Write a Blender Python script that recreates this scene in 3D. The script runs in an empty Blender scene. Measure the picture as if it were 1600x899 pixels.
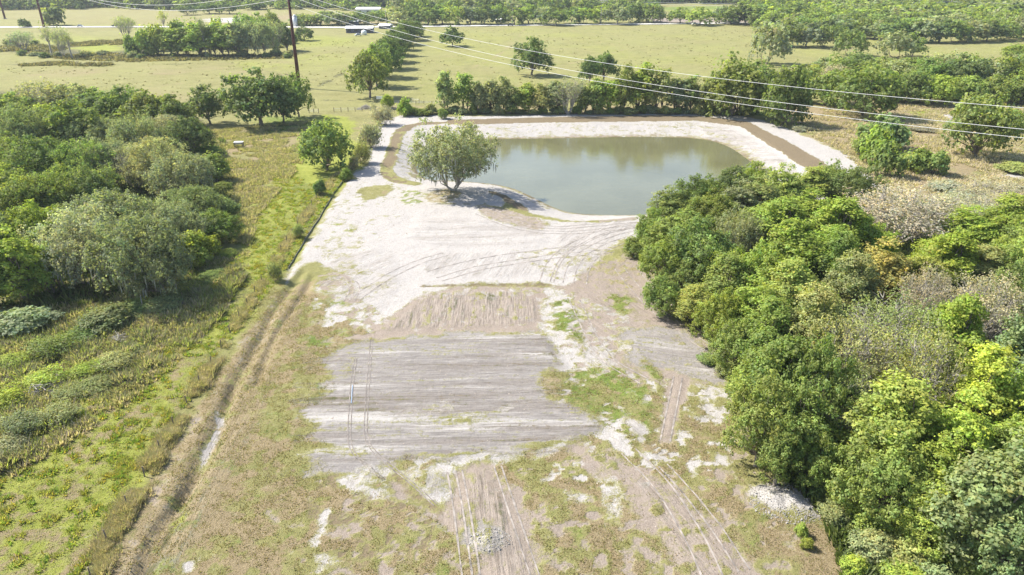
import bpy, math, random
import numpy as np
from mathutils import Vector, Matrix

random.seed(7)
RNG = np.random.default_rng(11)
scene = bpy.context.scene
col = scene.collection

# ------------------------------------------------------------------ camera, sky, sun, exposure
CAM_H, PITCH, F, PCX, PCY = 50.0, math.radians(24.9), 1100.0, 800.0, 449.5
cam_d = bpy.data.cameras.new('camera')
cam_d.sensor_fit = 'HORIZONTAL'
cam_d.angle = 2 * math.atan(800.0 / F)
cam_d.clip_end = 20000
cam = bpy.data.objects.new('camera', cam_d)
cam.location = (0, 0, CAM_H)
cam.rotation_euler = (math.pi / 2 - PITCH, 0, 0)
col.objects.link(cam)
scene.camera = cam

SUN_EL, SUN_DX, SUN_DY = math.radians(47), 0.93, -0.37          # shadows fall to the right and a little nearer
world = bpy.data.worlds.new('World'); scene.world = world
world.use_nodes = True
wn = world.node_tree; wn.nodes.clear()
w_out = wn.nodes.new('ShaderNodeOutputWorld'); w_bg = wn.nodes.new('ShaderNodeBackground')
w_sky = wn.nodes.new('ShaderNodeTexSky'); w_sky.sky_type = 'NISHITA'; w_sky.sun_disc = False
w_sky.sun_elevation = SUN_EL; w_sky.sun_rotation = math.atan2(-SUN_DX, -SUN_DY)
w_sky.air_density = 1.0; w_sky.dust_density = 1.6; w_sky.altitude = 20
w_bg.inputs['Strength'].default_value = 0.12
wn.links.new(w_sky.outputs[0], w_bg.inputs[0]); wn.links.new(w_bg.outputs[0], w_out.inputs[0])

sun_d = bpy.data.lights.new('sun', 'SUN'); sun_d.energy = 5.0; sun_d.angle = math.radians(0.55)
sun_d.color = (1.0, 0.945, 0.845)
sun = bpy.data.objects.new('sun', sun_d); col.objects.link(sun)
sdir = Vector((SUN_DX * math.cos(SUN_EL), SUN_DY * math.cos(SUN_EL), -math.sin(SUN_EL)))
sun.rotation_euler = sdir.to_track_quat('-Z', 'Y').to_euler(); sun.location = (-80, 40, 120)

scene.view_settings.view_transform = 'Standard'; scene.view_settings.look = 'None'
scene.view_settings.exposure = 1.12; scene.view_settings.gamma = 1.0
scene.cycles.max_bounces = 6; scene.cycles.diffuse_bounces = 3; scene.cycles.transmission_bounces = 3
scene.cycles.volume_bounces = 0

# ------------------------------------------------------------------ picture -> place helpers (measuring only)
cp, sp = math.cos(PITCH), math.sin(PITCH)
def ray(px, py):
    a = (px - PCX) / F; b = (PCY - py) / F
    return np.array([a, cp + b * sp, -sp + b * cp])
def G(px, py, z=0.0):
    d = ray(px, py); t = (z - CAM_H) / d[2]
    return d[0] * t, d[1] * t
def depth_of(x, y, z=0.0):
    return y * cp + (CAM_H - z) * sp
def z_for(x, y, py):                     # height of a point above (x, y) seen at row py
    b = (PCY - py) / F
    return CAM_H + y * (b * cp - sp) / (cp + b * sp)

# ------------------------------------------------------------------ numpy noise and polygons
TAB = RNG.random((256, 256))
def vnoise(x, y, seed=0):
    x = x + seed * 17.37; y = y + seed * 9.73
    xi = np.floor(x).astype(int); yi = np.floor(y).astype(int)
    fx = x - xi; fy = y - yi
    fx = fx * fx * (3 - 2 * fx); fy = fy * fy * (3 - 2 * fy)
    a = TAB[xi & 255, yi & 255]; b = TAB[(xi + 1) & 255, yi & 255]
    c = TAB[xi & 255, (yi + 1) & 255]; d = TAB[(xi + 1) & 255, (yi + 1) & 255]
    return (a * (1 - fx) + b * fx) * (1 - fy) + (c * (1 - fx) + d * fx) * fy
def fbm(x, y, s, seed=0, octv=4):
    v = 0; a = .5; t = 0
    for o in range(octv):
        v = v + a * vnoise(x / s, y / s, seed + o * 3); t += a; a *= .55; s /= 2.03
    return v / t
def sstep(a, b, v):
    t = np.clip((v - a) / (b - a), 0, 1); return t * t * (3 - 2 * t)
def seg_dist(X, Y, P, closed):
    D = np.full(X.shape, 1e9); n = len(P)
    for i in range(n if closed else n - 1):
        ax, ay = P[i]; bx, by = P[(i + 1) % n]
        dx, dy = bx - ax, by - ay; L = dx * dx + dy * dy + 1e-9
        t = np.clip(((X - ax) * dx + (Y - ay) * dy) / L, 0, 1)
        D = np.minimum(D, np.hypot(X - ax - t * dx, Y - ay - t * dy))
    return D
def sdist(X, Y, P):                      # positive inside
    D = seg_dist(X, Y, P, True); ins = np.zeros(X.shape, bool); n = len(P)
    for i in range(n):
        ax, ay = P[i]; bx, by = P[(i + 1) % n]
        if ay == by: continue
        c = ((ay > Y) != (by > Y)) & (X < (bx - ax) * (Y - ay) / (by - ay) + ax)
        ins ^= c
    return np.where(ins, D, -D)
def smooth_poly(P, n=2, closed=True):
    for _ in range(n):
        Q = []; m = len(P)
        if not closed: Q.append(P[0])
        for i in range(m if closed else m - 1):
            a = P[i]; b = P[(i + 1) % m]
            Q.append((a[0] * .75 + b[0] * .25, a[1] * .75 + b[1] * .25)); Q.append((a[0] * .25 + b[0] * .75, a[1] * .25 + b[1] * .75))
        if not closed: Q.append(P[-1])
        P = Q
    return P
def W(pts, z=0.0): return [G(a, b, z) for a, b in pts]

WATER_Z = -2.0
RIM = smooth_poly(W([(648,196.5),(697,194),(765,192.6),(830,191.5),(900,190),(1000,188.6),(1079,187),(1130,191),(1160,198),(1207,226),(1274,272),(1290,290),(1240,325),(1120,345),(1003,338),(950,344),(900,346),(850,340),(800,322),(778,305),(740,298),(690,294),(650,285),(619,277),(615,266),(622,240),(626,212),(632,201)]), 1)
SHORE = smooth_poly(W([(650,268),(652,250),(668,230),(700,219.5),(800,217.5),(900,216),(1000,214),(1095,216),(1135,227),(1163,245),(1190,268),(1190,295),(1130,325),(1040,334),(980,337),(900,335),(865,325),(835,309),(800,293),(760,286),(700,282),(665,281)], WATER_Z), 2)

def height(X, Y):
    X = np.asarray(X, float); Y = np.asarray(Y, float)
    h = (fbm(X, Y, 9, 5) - .5) * .5 * sstep(30, 60, Y) + (fbm(X, Y, 1.6, 8) - .5) * .16
    padw = padmask(X, Y)
    h = h * (1 - .85 * padw) + .10 * padw
    # eroded drain beside the fence line
    for P, wd, dp in RUTS:
        m = (X > P[:, 0].min() - 4) & (X < P[:, 0].max() + 4) & (Y > P[:, 1].min() - 4) & (Y < P[:, 1].max() + 4)
        if m.any():
            d = seg_dist(X[m], Y[m], [tuple(p) for p in P], False)
            h[m] -= dp * np.exp(-(d / wd) ** 2)
    for (mx, my, mr, mh) in MOUNDS:
        d2 = ((X - mx) ** 2 + (Y - my) ** 2) / (mr * mr)
        h += mh * np.exp(-d2 * 1.6) * (.6 + .8 * fbm(X, Y, .9, 31))
    # pond
    x0, x1, y0, y1 = min(p[0] for p in RIM), max(p[0] for p in RIM), min(p[1] for p in RIM), max(p[1] for p in RIM)
    m = (X > x0 - 3) & (X < x1 + 3) & (Y > y0 - 3) & (Y < y1 + 3)
    if m.any():
        xs, ys = X[m], Y[m]
        dr = sdist(xs, ys, RIM); ds = sdist(xs, ys, SHORE)
        t = np.clip(dr / (np.maximum(dr, 0) + np.maximum(-ds, 0) + 1e-6), 0, 1)
        t = np.where(ds > 0, 1, np.where(dr < 0, 0, t))
        gul = (fbm(xs, ys, 1.1, 40) - .5) * .34 * t * (1 - t) * 3
        bank = WATER_Z * t + gul * (ds < 0)
        under = WATER_Z - .05 - np.minimum(ds * .35, 2.2)
        hh = np.where(ds > 0, under, np.where(dr > 0, bank + h[m] * (1 - t), h[m]))
        h[m] = hh
    return h

PAD = smooth_poly(W([(583,533),(700,526),(850,518),(862,560),(872,620),(925,655),(940,675),(880,690),(800,712),(640,730),(540,736),(505,735),(478,712),(500,700),(490,682),(512,662),(480,643),(505,628),(512,590),(535,548)]), 1)
def padmask(X, Y): 
    w = np.zeros(X.shape); m = (X > -45) & (X < 30) & (Y > 50) & (Y < 100)
    if m.any(): w[m] = sstep(-1.0, .6, sdist(X[m], Y[m], PAD))
    return w
def RL(pts, wd, dp): return (np.array(smooth_poly(W(pts), 2, False)), wd, dp)
RUTS = [RL([(470,425),(452,452),(425,490),(400,540),(372,590),(345,640),(330,680),(318,705),(300,745),(280,790),(262,830),(240,870),(225,899),(215,930)], .8, .62),
        RL([(362,600),(350,650),(338,690),(315,740),(270,790),(235,840),(215,899)], .55, .45),
        RL([(488,430),(470,470),(430,520),(415,560),(400,600)], .6, .45),
        RL([(545,275),(512,320),(485,365),(455,412),(444,440)], .8, .35),
        RL([(583,533),(640,530),(720,525.5),(800,522),(850,519)], .35, .16),
        RL([(668,447),(740,446),(800,446),(852,447)], .5, .22),
        RL([(592,735),(640,775),(690,812),(705,830)], .35, .2)]
MOUNDS = [G(762,852) + (1.7, .55), G(1232,788) + (2.6, .7), G(1195,780) + (1.8, .35), G(1262,800) + (1.8, .4), G(808,318) + (2.2, .5), G(790,305) + (2.0, .45),
          G(655,300) + (3.5, .35), G(700,303) + (4.5, .55)]

# ------------------------------------------------------------------ painted kinds of ground
CH = ['straw', 'yellow', 'green', 'soil', 'grey', 'white', 'brown', 'dark']
OPS = []
def P(ch, pts, op=1., soft=1., nz=None, line=None, flow=None, sm=1):
    pts = W(pts)
    if sm: pts = smooth_poly(pts, sm, line is None)
    soft = soft * 2.4 if not line else min(soft * 2.2, line * 1.2)
    OPS.append((ch, pts, op, soft, nz, line, flow))
def evaluate(X, Y):
    N = len(X); M = np.zeros((N, 8)); FL = np.zeros((N, 3)); FL[:, 0] = X; FL[:, 1] = Y
    for ch, pts, op, soft, nz, line, flow in OPS:
        pad = soft * 1.5 + (line or 0)
        xs = [p[0] for p in pts]; ys = [p[1] for p in pts]
        m = (X > min(xs) - pad) & (X < max(xs) + pad) & (Y > min(ys) - pad) & (Y < max(ys) + pad)
        if not m.any(): continue
        x, y = X[m], Y[m]
        if line: d = line / 2 - seg_dist(x, y, pts, False)
        else: d = sdist(x, y, pts)
        ed = d + (fbm(x, y, soft * 1.6 + .8, 3) - .5) * soft * 1.8
        w = sstep(-soft * .5, soft * .5, ed) * op
        if nz: w = w * sstep(nz[1], nz[2], fbm(x, y, nz[0], 13))
        if ch is not None:
            Mm = M[m] * (1 - w[:, None])
            if ch != 'olive': Mm[:, CH.index(ch)] += w
            M[m] = Mm
        if flow is not None:
            a, st = flow
            dx, dy = math.cos(a), math.sin(a)
            f = FL[m]; k = d > 0; g = 1.1 + .004 * y
            f[:, 2] = np.where(k, st, f[:, 2]) * np.clip((np.abs(d) - .45 * g) / g, 0, 1)      # streaks fade out where directions change
            f[k, 0] = (-x * dy + y * dx)[k]; f[k, 1] = (x * dx + y * dy)[k]
            FL[m] = f
    return M, FL

_fa, _fb = G(444, 440), G(200, 860)
FA = math.atan2(_fa[1] - _fb[1], _fa[0] - _fb[0])
# far country
P('yellow', [(0,80),(0,200),(330,200),(420,140),(560,110),(560,50),(300,52),(0,46)], .55, 20, (60, .3, .7))
P('straw', [(0,105),(0,200),(300,190),(520,130),(560,95),(300,92)], .42, 15, (22, .42, .62))
P('straw', [(0,10),(0,38),(480,38),(480,16)], .35, 20)
P('straw', [(1250,70),(1600,66),(1600,100),(1400,95)], .5, 8, (15, .35, .6))
P('straw', [(600,160),(700,150),(1200,90),(1180,60),(1150,42),(700,44),(640,80)], .3, 10, (25, .4, .7))
P('green', [(1035,10),(1160,10),(1160,22),(1035,22)], .8, 10)
P('yellow', [(1035,16),(1160,15),(1160,18),(1035,19)], .8, 6)
P('white', [(302,36),(330,29),(392,27),(410,33),(380,36)], 1, 6)
P('soil', [(1005,27),(1060,29),(1170,28),(1170,38),(1005,37)], .9, 6)
P('straw', [(440,20),(600,25),(600,40),(440,38)], .6, 10, (20, .3, .6))
P('yellow', [(560,160),(700,160),(1240,110),(1600,100),(1600,60),(1180,60),(1150,42),(640,44),(560,60)], .42, 15, (30, .2, .7))
for cp_ in ([(700,150),(760,120),(900,100),(1000,70),(1150,60)], [(640,140),(760,100),(800,70),(820,45)], [(880,150),(990,110),(1100,90),(1190,105)], [(0,120),(150,112),(330,118),(450,105),(540,70)], [(60,150),(200,135),(380,125)]):
    P('straw', cp_, .5, 1.0, (8, .3, .5), line=1.6)
P('green', [(560,160),(700,160),(1240,110),(1600,100),(1600,60),(1180,60),(1150,42),(640,44),(560,60)], .28, 15, (12, .45, .7))
# wetland west
P('dark', [(0,72),(60,69),(110,72),(200,66),(210,64),(225,86),(460,86),(460,92),(200,96),(110,92),(50,84),(0,80)], .95, 4, (9, .2, .42))
P('yellow', [(112,72),(200,70),(205,78),(150,84),(112,80)], 1, 6)
P('dark', [(30,101),(80,99),(140,102),(175,101)], .8, 4, (9, .3, .6), line=5)
P('dark', [(250,100),(310,100)], .9, 4, (9, .3, .5), line=5)
P('dark', [(470,147),(510,130),(550,104)], .7, 2, (6, .3, .6), line=2.5)
P('dark', [(480,156),(560,158),(700,160)], .7, 1.2, (6, .2, .5), line=1.4)
# rough strip beyond the pond, east meadow
P('straw', [(560,160),(700,163),(1200,160),(1250,185),(1600,140),(1600,190),(1180,195),(1150,182),(640,180),(585,180)], .65, 6, (8, .3, .55))
P('straw', [(1180,170),(1300,160),(1600,160),(1600,380),(1400,340),(1330,260)], .85, 8, (6, .2, .5))
P('green', [(1140,172),(1210,172),(1210,184),(1160,182)], .7, 3)
P('yellow', [(1420,165),(1500,180),(1530,193),(1600,200),(1600,218),(1530,205),(1440,182)], 1, 3)
P('white', [(1470,178),(1500,182),(1498,190),(1470,187)], .8, 2)
P('soil', [(1360,310),(1400,300),(1600,340),(1600,440),(1480,430),(1370,400)], .8, 5, (5, .25, .5))
P('white', [(1530,270),(1600,270),(1600,282),(1540,281)], .8, 2)
P('yellow', [(1250,215),(1330,238),(1360,262),(1300,235)], .4, 3)
# woods floors
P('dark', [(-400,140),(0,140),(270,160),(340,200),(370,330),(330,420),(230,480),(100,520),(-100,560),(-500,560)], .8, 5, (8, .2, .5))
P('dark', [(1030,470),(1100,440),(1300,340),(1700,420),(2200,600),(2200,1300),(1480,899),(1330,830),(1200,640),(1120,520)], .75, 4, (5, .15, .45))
P('green', [(1180,760),(1320,720),(1500,860),(1600,930),(1350,930),(1300,840)], .6, 3, (3, .3, .5))
# west meadow and fence side
P('straw', [(330,205),(480,190),(470,260),(400,330),(360,340),(330,260)], .8, 3, (5, .25, .5))
P('straw', [(360,250),(400,300),(380,330),(345,320)], .8, 3)
P('green', [(390,180),(500,180),(490,205),(380,215)], .7, 4)
P('yellow', [(490,180),(560,185),(570,240),(560,280),(500,330),(455,400),(430,440),(400,500),(330,580),(260,680),(180,820),(130,960),(-300,960),(-200,760),(0,690),(120,600),(230,520),(330,460),(380,380),(400,320),(450,240)], 1, 3)
P('green', [(0,700),(200,560),(300,500),(400,400),(430,400),(380,520),(250,690),(150,820),(0,899)], .30, 4, (1.2, .42, .6))
P('straw', [(0,640),(230,520),(330,560),(220,760),(100,960),(-300,960),(-300,760)], .70, 4, (1.3, .44, .58))
P('green', [(-100,620),(100,560),(240,510),(120,620),(0,700),(-100,730)], .6, 4, (4, .3, .55))
P('dark', [(230,450),(330,420),(400,440),(390,500),(320,520),(240,530),(180,500)], .5, 3, (4, .3, .6))
P('green', [(470,270),(500,330),(450,420),(415,470),(400,400),(440,330)], .5, 2, (2.5, .35, .6))
P('straw', [(560,185),(600,190),(575,245),(560,270),(545,280)], .7, 2, (3, .3, .5))
P('olive', [(600,170),(700,170),(690,178),(640,180),(595,192),(580,200)], .8, 3)
# cleared lot
P('olive', [(430,440),(470,430),(600,560),(940,600),(1130,640),(1180,780),(1260,830),(1330,860),(1350,960),(150,960),(200,860),(280,700),(350,580)], 1, 1.5)
P('straw', [(455,445),(500,430),(480,480),(440,560),(420,640),(390,720),(320,830),(290,930),(150,930),(200,850),(270,700),(340,580),(400,500)], .82, 1.5, (2.2, .2, .42))
P(None, [(470,430),(500,450),(430,640),(330,830),(290,960),(120,960),(200,850),(270,700),(340,580),(400,480)], 1, 1, flow=(FA, .75))
P('straw', [(462,440),(485,450),(450,520),(415,590),(385,650),(350,720),(320,790),(270,899),(240,960),(150,960),(195,860),(260,730),(330,600),(395,510)], .95, .8)
P('soil', [(462,440),(480,450),(440,520),(405,590),(370,650),(335,720),(300,790),(240,899),(215,960),(150,960),(195,860),(260,730),(330,600),(395,510)], .6, 1.2, (1.6, .38, .6))
P('brown', [(456,440),(470,450),(430,520),(390,590),(350,660),(320,720),(280,790),(220,899),(200,960),(170,960),(215,860),(280,730),(345,600),(400,510)], .6, 1.0, (1.2, .48, .64))
P('olive', [(440,520),(505,560),(500,640),(440,800),(399,899),(360,899),(410,740),(440,620)], .5, 2, (2.5, .4, .6))
P('green', [(440,520),(505,560),(500,640),(420,800),(340,899),(300,899),(380,740),(420,620)], .30, 3, (3, .4, .6))
P('straw', [(480,740),(720,760),(745,899),(760,930),(300,930),(340,830),(400,740)], .60, 3, (2.5, .36, .6))
P('straw', [(830,720),(1000,700),(1180,640),(1200,760),(1330,860),(1330,930),(840,930)], .62, 3, (2.5, .36, .6))
P('green', [(520,735),(545,740),(500,800),(430,860),(470,800)], .6, 1.5, (2, .35, .6))
P('green', [(870,740),(950,740),(950,790),(870,830),(840,800)], .5, 2, (2, .35, .6))
P('green', [(700,860),(740,899),(740,930),(600,930),(620,880)], .5, 2, (2, .35, .6))
P('green', [(1170,800),(1280,830),(1260,899),(1200,899)], .5, 2, (2, .35, .6))
P('soil', [(500,430),(560,450),(600,480),(690,440),(860,430),(1020,400),(1020,450),(1060,490),(1130,550),(1150,620),(1060,600),(960,600),(860,600),(850,530),(590,540),(540,550),(505,600),(490,540),(478,500)], .9, 1.5)
P('white', [(480,440),(560,450),(620,500),(600,530),(540,560),(505,600),(490,530)], .85, 1.5, (1.5, .34, .56))
P('white', [(600,470),(690,445),(860,445),(950,470),(1010,520),(940,600),(860,600),(850,530),(640,530)], .55, 1.5, (1.3, .46, .62))
P('white', [(1080,590),(1150,600),(1180,700),(1120,760),(1060,700)], .6, 1.5, (1.2, .48, .62))
P('green', [(475,470),(545,450),(560,520),(500,600),(490,520)], .45, 2, (1.6, .4, .6))
P('green', [(470,500),(500,500),(515,560),(495,600),(478,560)], .85, 1.2)
LOT = [(470,430),(620,560),(1000,600),(1130,640),(1180,780),(1330,860),(1350,980),(150,980),(280,700),(350,580)]
P('straw', LOT, .9, 1, (1.6, .42, .58), sm=0)
P('green', LOT, .40, 1, (1.9, .60, .72), sm=0)
P('soil', [(520,735),(800,720),(1000,690),(1180,700),(1330,860),(1350,980),(400,980),(480,780)], .75, 1, (1.3, .54, .66), sm=0)
P('white', [(860,570),(1130,600),(1150,740),(1000,780),(860,760)], .8, 1, (1.2, .56, .66), sm=0)
P('brown', [(520,745),(720,760),(745,880),(520,880),(460,800)], .7, 1, (1.7, .50, .64), sm=0)
# bright sand
P('white', [(545,275),(530,300),(505,345),(478,385),(455,420),(437,447),(455,440),(475,415),(500,410),(520,440),(560,470),(610,500),(690,445),(860,445),(900,440),(960,380),(1010,372),(1015,335),(950,343),(900,345),(850,342),(800,330),(780,318),(740,312),(700,320),(640,325),(600,330),(560,300)], 1, 1.0)
P('white', [(640,178),(605,187),(590,203),(583,225),(572,250),(556,275),(570,290),(625,290),(680,300),(750,292),(790,320),(850,345),(1003,345),(1015,330),(1300,310),(1380,300),(1350,265),(1320,240),(1265,216),(1205,191),(1165,182),(1100,177),(1000,178),(900,179.5),(800,181),(700,182.5)], 1, 1.2)
P('white', [(552,280),(620,284),(700,290),(760,292),(800,325),(740,325),(600,345),(545,310)], .93, 1.0)
P('soil', [(500,418),(560,400),(620,440),(590,470),(540,455),(505,450)], .5, 1.5, (2.5, .35, .6))
P('soil', [(500,430),(540,428),(552,446),(548,458)], .8, .6, None, line=.8)
P('soil', [(500,440),(530,438),(540,452)], .7, .5, None, line=.5)
P('soil', [(800,400),(860,385),(960,380),(1015,370),(1020,410),(940,430),(880,440),(840,430)], .5, 1.5, (1.6, .42, .6), flow=(math.radians(62), .8))
P('soil', [(740,318),(800,325),(860,345),(850,362),(790,350),(755,335)], .75, 1.2)
P('soil', [(560,340),(620,320),(640,330),(560,400),(520,410),(490,400),(520,340)], .42, 1.5, (2.2, .42, .62))
P('green', [(545,290),(590,283),(640,290),(600,318),(570,325),(530,345),(500,380),(520,330)], .4, 1.2, (1.3, .42, .6))
P('olive', [(558,294),(600,288),(618,293),(604,304),(575,313),(562,310)], .85, .5)
P('straw', [(590,300),(606,296),(600,308)], .7, 1)
P('green', [(500,360),(540,340),(560,380),(520,420)], .4, 2, (1.4, .45, .6))
P('straw', [(665,303),(700,295),(720,300),(720,315),(670,318),(660,312)], .6, .6)
P('green', [(625,300),(660,300),(660,320),(630,322)], .6, 1, (1.2, .35, .55))
P('dark', [(665,320),(720,318),(770,322),(790,328)], .5, .8, (1.5, .3, .6), line=.9)
for fl_, pts_ in ((62, [(860,340),(1015,335),(1015,440),(880,440),(840,400)]), (75, [(620,390),(860,390),(860,440),(660,440)]), (52, [(490,400),(620,380),(640,440),(600,500),(490,480)]), (4, [(640,330),(860,350),(860,390),(620,390)]), (118, [(870,450),(1020,450),(1130,560),(1100,740),(950,740),(870,600)])):
    P(None, pts_, 1, 1, flow=(math.radians(fl_), .45))
P(None, [(1079,187),(1157,197),(1274,272),(1240,300),(1160,250),(1100,216)], 1, 1, flow=(math.radians(150), .7))
P('soil', [(697,196),(765,194),(900,192),(1079,189),(1150,200),(1200,240),(1180,262),(1140,232),(1095,217),(900,217),(700,220)], .42, 2, (2.4, .35, .62))
P('soil', [(626,212),(622,240),(619,277),(650,285),(652,250),(668,230),(660,205)], .45, 1.5, (2, .35, .6))
P('brown', [(652,270),(654,250),(670,231),(700,220),(800,218),(900,216.5),(1000,214.5),(1095,216.5),(1133,227),(1161,245),(1190,268)], .7, 1.0, (2, .25, .5), line=2.2)
P('olive', [(650,287),(625,284),(607,274),(603,262),(611,245),(617,226),(620,211),(631,200.5),(650,194),(700,190.8),(800,188.5),(860,187.3)], .98, .5, None, line=3.4)
P('brown', [(625,284),(607,274),(603,262),(611,245),(617,226),(620,211),(631,200.5),(650,194),(700,190.8)], .85, .8, (3.5, .25, .45), line=2.7)
P('brown', [(628,203),(640,197),(660,193.5),(705,190.5)], .9, .8, None, line=3.6)
P('brown', [(860,183.8),(1000,180.9),(1078,181),(1100,184),(1079,188.4),(1000,189.2),(900,190.9),(860,191.2)], 1, .3, sm=0)
P('brown', [(700,187.0),(865,183.4),(865,191.2),(765,193.4),(700,194.6)], 1, .3, sm=0)
P('brown', [(1078,181),(1110,183),(1150,188.5),(1157,197),(1120,192),(1075,187.8)], .8, .4, sm=0)
P('brown', [(1146,188.5),(1166,190),(1222,217),(1287,253),(1312,272),(1292,292),(1274,272),(1203,227),(1157,197.5)], 1, .3, sm=0)
P('green', [(1165,248),(1190,240),(1210,250),(1190,256)], .5, 1, (1.2, .35, .6))
P('green', [(1040,190),(1075,192),(1100,215),(1060,214)], .30, 1, (1.2, .45, .6))
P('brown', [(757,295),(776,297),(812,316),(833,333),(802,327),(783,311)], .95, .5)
P('olive', [(790,322),(830,338),(870,344),(900,346.5),(950,345)], .9, .4, None, line=1.6)
P('soil', [(940,346),(1003,339),(1030,333)], .8, .5, None, line=1.7)
# churned ground
P('brown', [(664,447),(740,446),(800,446),(856,447)], .55, .4, None, line=1.1)
P('soil', [(665,452),(850,450),(852,520),(700,527),(600,533),(570,520),(610,495),(640,470)], .75, .8, (1.2, .25, .5), flow=(math.radians(90), 1.0))
P('white', [(665,455),(850,452),(850,462),(670,470)], .4, .6, (1.2, .35, .6))
P('white', [(865,450),(900,470),(920,560),(870,590),(850,530),(850,470)], .8, 1.2, (1.5, .3, .55))
P('green', [(862,470),(890,465),(905,500),(920,540),(880,520),(862,500)], .8, 1, (1.2, .35, .55))
P('green', [(925,465),(985,460),(990,492),(960,490),(940,475)], .75, 1, (1.2, .35, .55))
P('straw', [(920,410),(1020,400),(1000,450),(900,450)], .5, 1.5, (1.4, .35, .6))
P('grey', [(960,520),(1050,510),(1120,560),(1150,610),(1060,585),(990,575)], .8, 1.2, (2, .2, .45), flow=(math.radians(-14), .7))
P('white', [(930,530),(965,545),(950,590),(900,600),(870,590)], .6, 1.2, (1.5, .35, .55))
P('green', [(865,585),(950,570),(1000,600),(1025,640),(1020,680),(960,690),(930,650),(880,640)], .75, 1.2, (1.3, .34, .52))
P('olive', [(870,600),(960,585),(1025,640),(960,690),(930,650)], .5, 1.5, (1.8, .4, .6))
P('green', [(1000,560),(1020,570),(1045,600),(1030,605)], .8, .8)
P('olive', [(1080,610),(1150,640),(1170,690),(1100,740),(1060,690)], .5, 1.5, (2, .35, .6))
P('white', [(930,640),(1000,660),(1020,690),(960,690)], .7, 1, (1.1, .35, .5))
P('white', [(945,672),(962,690),(985,708)], .95, .6, None, line=1.4)
P('white', [(1050,600),(1140,600),(1130,640),(1080,630)], .6, 1.2, (1.4, .35, .55))
P('white', [(1110,712),(1132,708),(1137,728),(1120,724)], .9, .6)
P('white', [(1072,722),(1090,718),(1088,745),(1072,738)], .8, .6)
P('soil', [(1044,585),(1082,588),(1068,640),(1060,692),(1022,692),(1035,640)], .95, .6, flow=(math.radians(84), .8))
P('soil', [(870,690),(930,690),(1000,740),(1050,745),(1100,790),(1190,899),(1230,960),(1090,960),(1050,899),(1010,810),(960,760),(900,720)], .72, 1.0, (1.6, .25, .45), flow=(math.radians(112), .6))
P('white', [(940,742),(960,765),(955,800)], .6, .7, (1, .2, .5), line=1.3)
P('white', [(880,775),(915,770),(912,782),(885,783)], .8, .6)
P('soil', [(895,700),(930,730),(945,745)], .6, .6, None, line=1.6)
# the graded pad
P('grey', [(583,533),(700,526),(850,518),(862,560),(872,620),(925,655),(942,675),(880,690),(800,712),(640,730),(540,736),(505,735),(455,712),(500,700),(485,682),(512,662),(464,643),(505,628),(505,590),(500,560),(535,548)], .97, 1.2, sm=0)
P(None, [(440,535),(560,522),(860,512),(960,670),(880,720),(640,738),(430,745)], 1, 1, flow=(math.radians(1.5), 1.0), sm=0)
P('white', [(460,711),(505,703),(560,708)], .8, .5, None, line=.8)
P('grey', [(480,740),(520,733),(600,735)], .9, .5, None, line=1.0)
P('white', [(640,720),(760,712),(860,700),(905,672),(880,700),(800,722),(700,733),(640,733)], .8, .8, (1.4, .2, .42))
P('white', [(690,650),(780,640),(830,622),(830,632),(780,650),(700,662)], .7, .6, (1.5, .3, .5))
P('white', [(600,640),(680,628),(720,640),(640,655)], .5, .8, (1.5, .3, .55))
P('brown', [(650,668),(745,655),(745,664),(660,675)], .35, .8)
P('brown', [(790,695),(850,690),(845,705),(800,706)], .5, .8)
P('straw', [(520,560),(560,555),(560,590),(525,590)], .35, 1)
P('straw', [(845,585),(875,575),(870,625),(855,620)], .6, .8)
# spoil below the pad
P('white', [(525,738),(720,728),(715,770),(690,800),(700,845),(680,830),(650,790),(600,765),(590,790),(540,765),(510,770)], .85, .8, (1.2, .25, .45), flow=(math.radians(88), .9))
P('grey', [(560,738),(720,732),(715,768),(640,790),(580,765)], .55, .8, (1.2, .3, .55), flow=None)
P('brown', [(720,728),(765,722),(778,742),(785,790),(760,800),(720,780)], .55, .7, flow=(math.radians(86), 1.0))
P('soil', [(720,728),(765,722),(778,745),(820,800),(850,899),(860,950),(745,950),(745,870),(700,830),(640,790),(600,745),(640,760),(700,800)], .8, .8, flow=(math.radians(97), .9))
P('brown', [(620,745),(650,775),(685,800)], .6, .5, None, line=1.2)
P('grey', [(730,835),(755,815),(790,830),(785,860),(750,865),(725,850)], .9, .6)
P('white', [(740,840),(765,828),(770,850),(750,855)], .6, .6)
P('soil', [(745,880),(790,870),(800,950),(745,950)], .9, .4)
P('dark', [(746,868),(748,950)], .9, .2, None, line=.35)
P('white', [(503,794),(523,794),(512,812),(505,812)], 1, .4)
P('white', [(505,812),(500,830),(495,850)], .75, .6, (.8, .2, .5), line=.9)
P('white', [(500,870),(515,878),(505,888)], .6, .6, None, line=.9)
P('soil', [(420,800),(430,815),(460,822)], .6, .8, None, line=.7)
P('white', [(285,880),(305,878),(300,895),(288,895)], .9, .5)
P('white', [(340,640),(345,655),(325,690),(318,705)], .9, .6, (1, .2, .5), line=.8)
P('white', [(322,700),(315,730),(310,745)], .7, .6, (1, .2, .5), line=.7)
P('dark', [(362,650),(340,700),(318,745),(290,790),(262,830),(225,890),(215,930)], .6, .4, (1.5, .25, .5), line=.55)
P('yellow', [(325,745),(320,765),(290,800),(260,840),(265,820),(300,770)], .6, .4)
P('white', [(1168,764),(1200,762),(1240,768),(1275,790),(1290,812),(1250,812),(1215,806),(1180,785)], .95, .8)
P('grey', [(1190,775),(1220,772),(1260,800),(1230,800)], .6, .8, (1, .3, .6))
P('straw', [(1260,830),(1330,850),(1320,899),(1270,899)], .9, 1)
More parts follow.
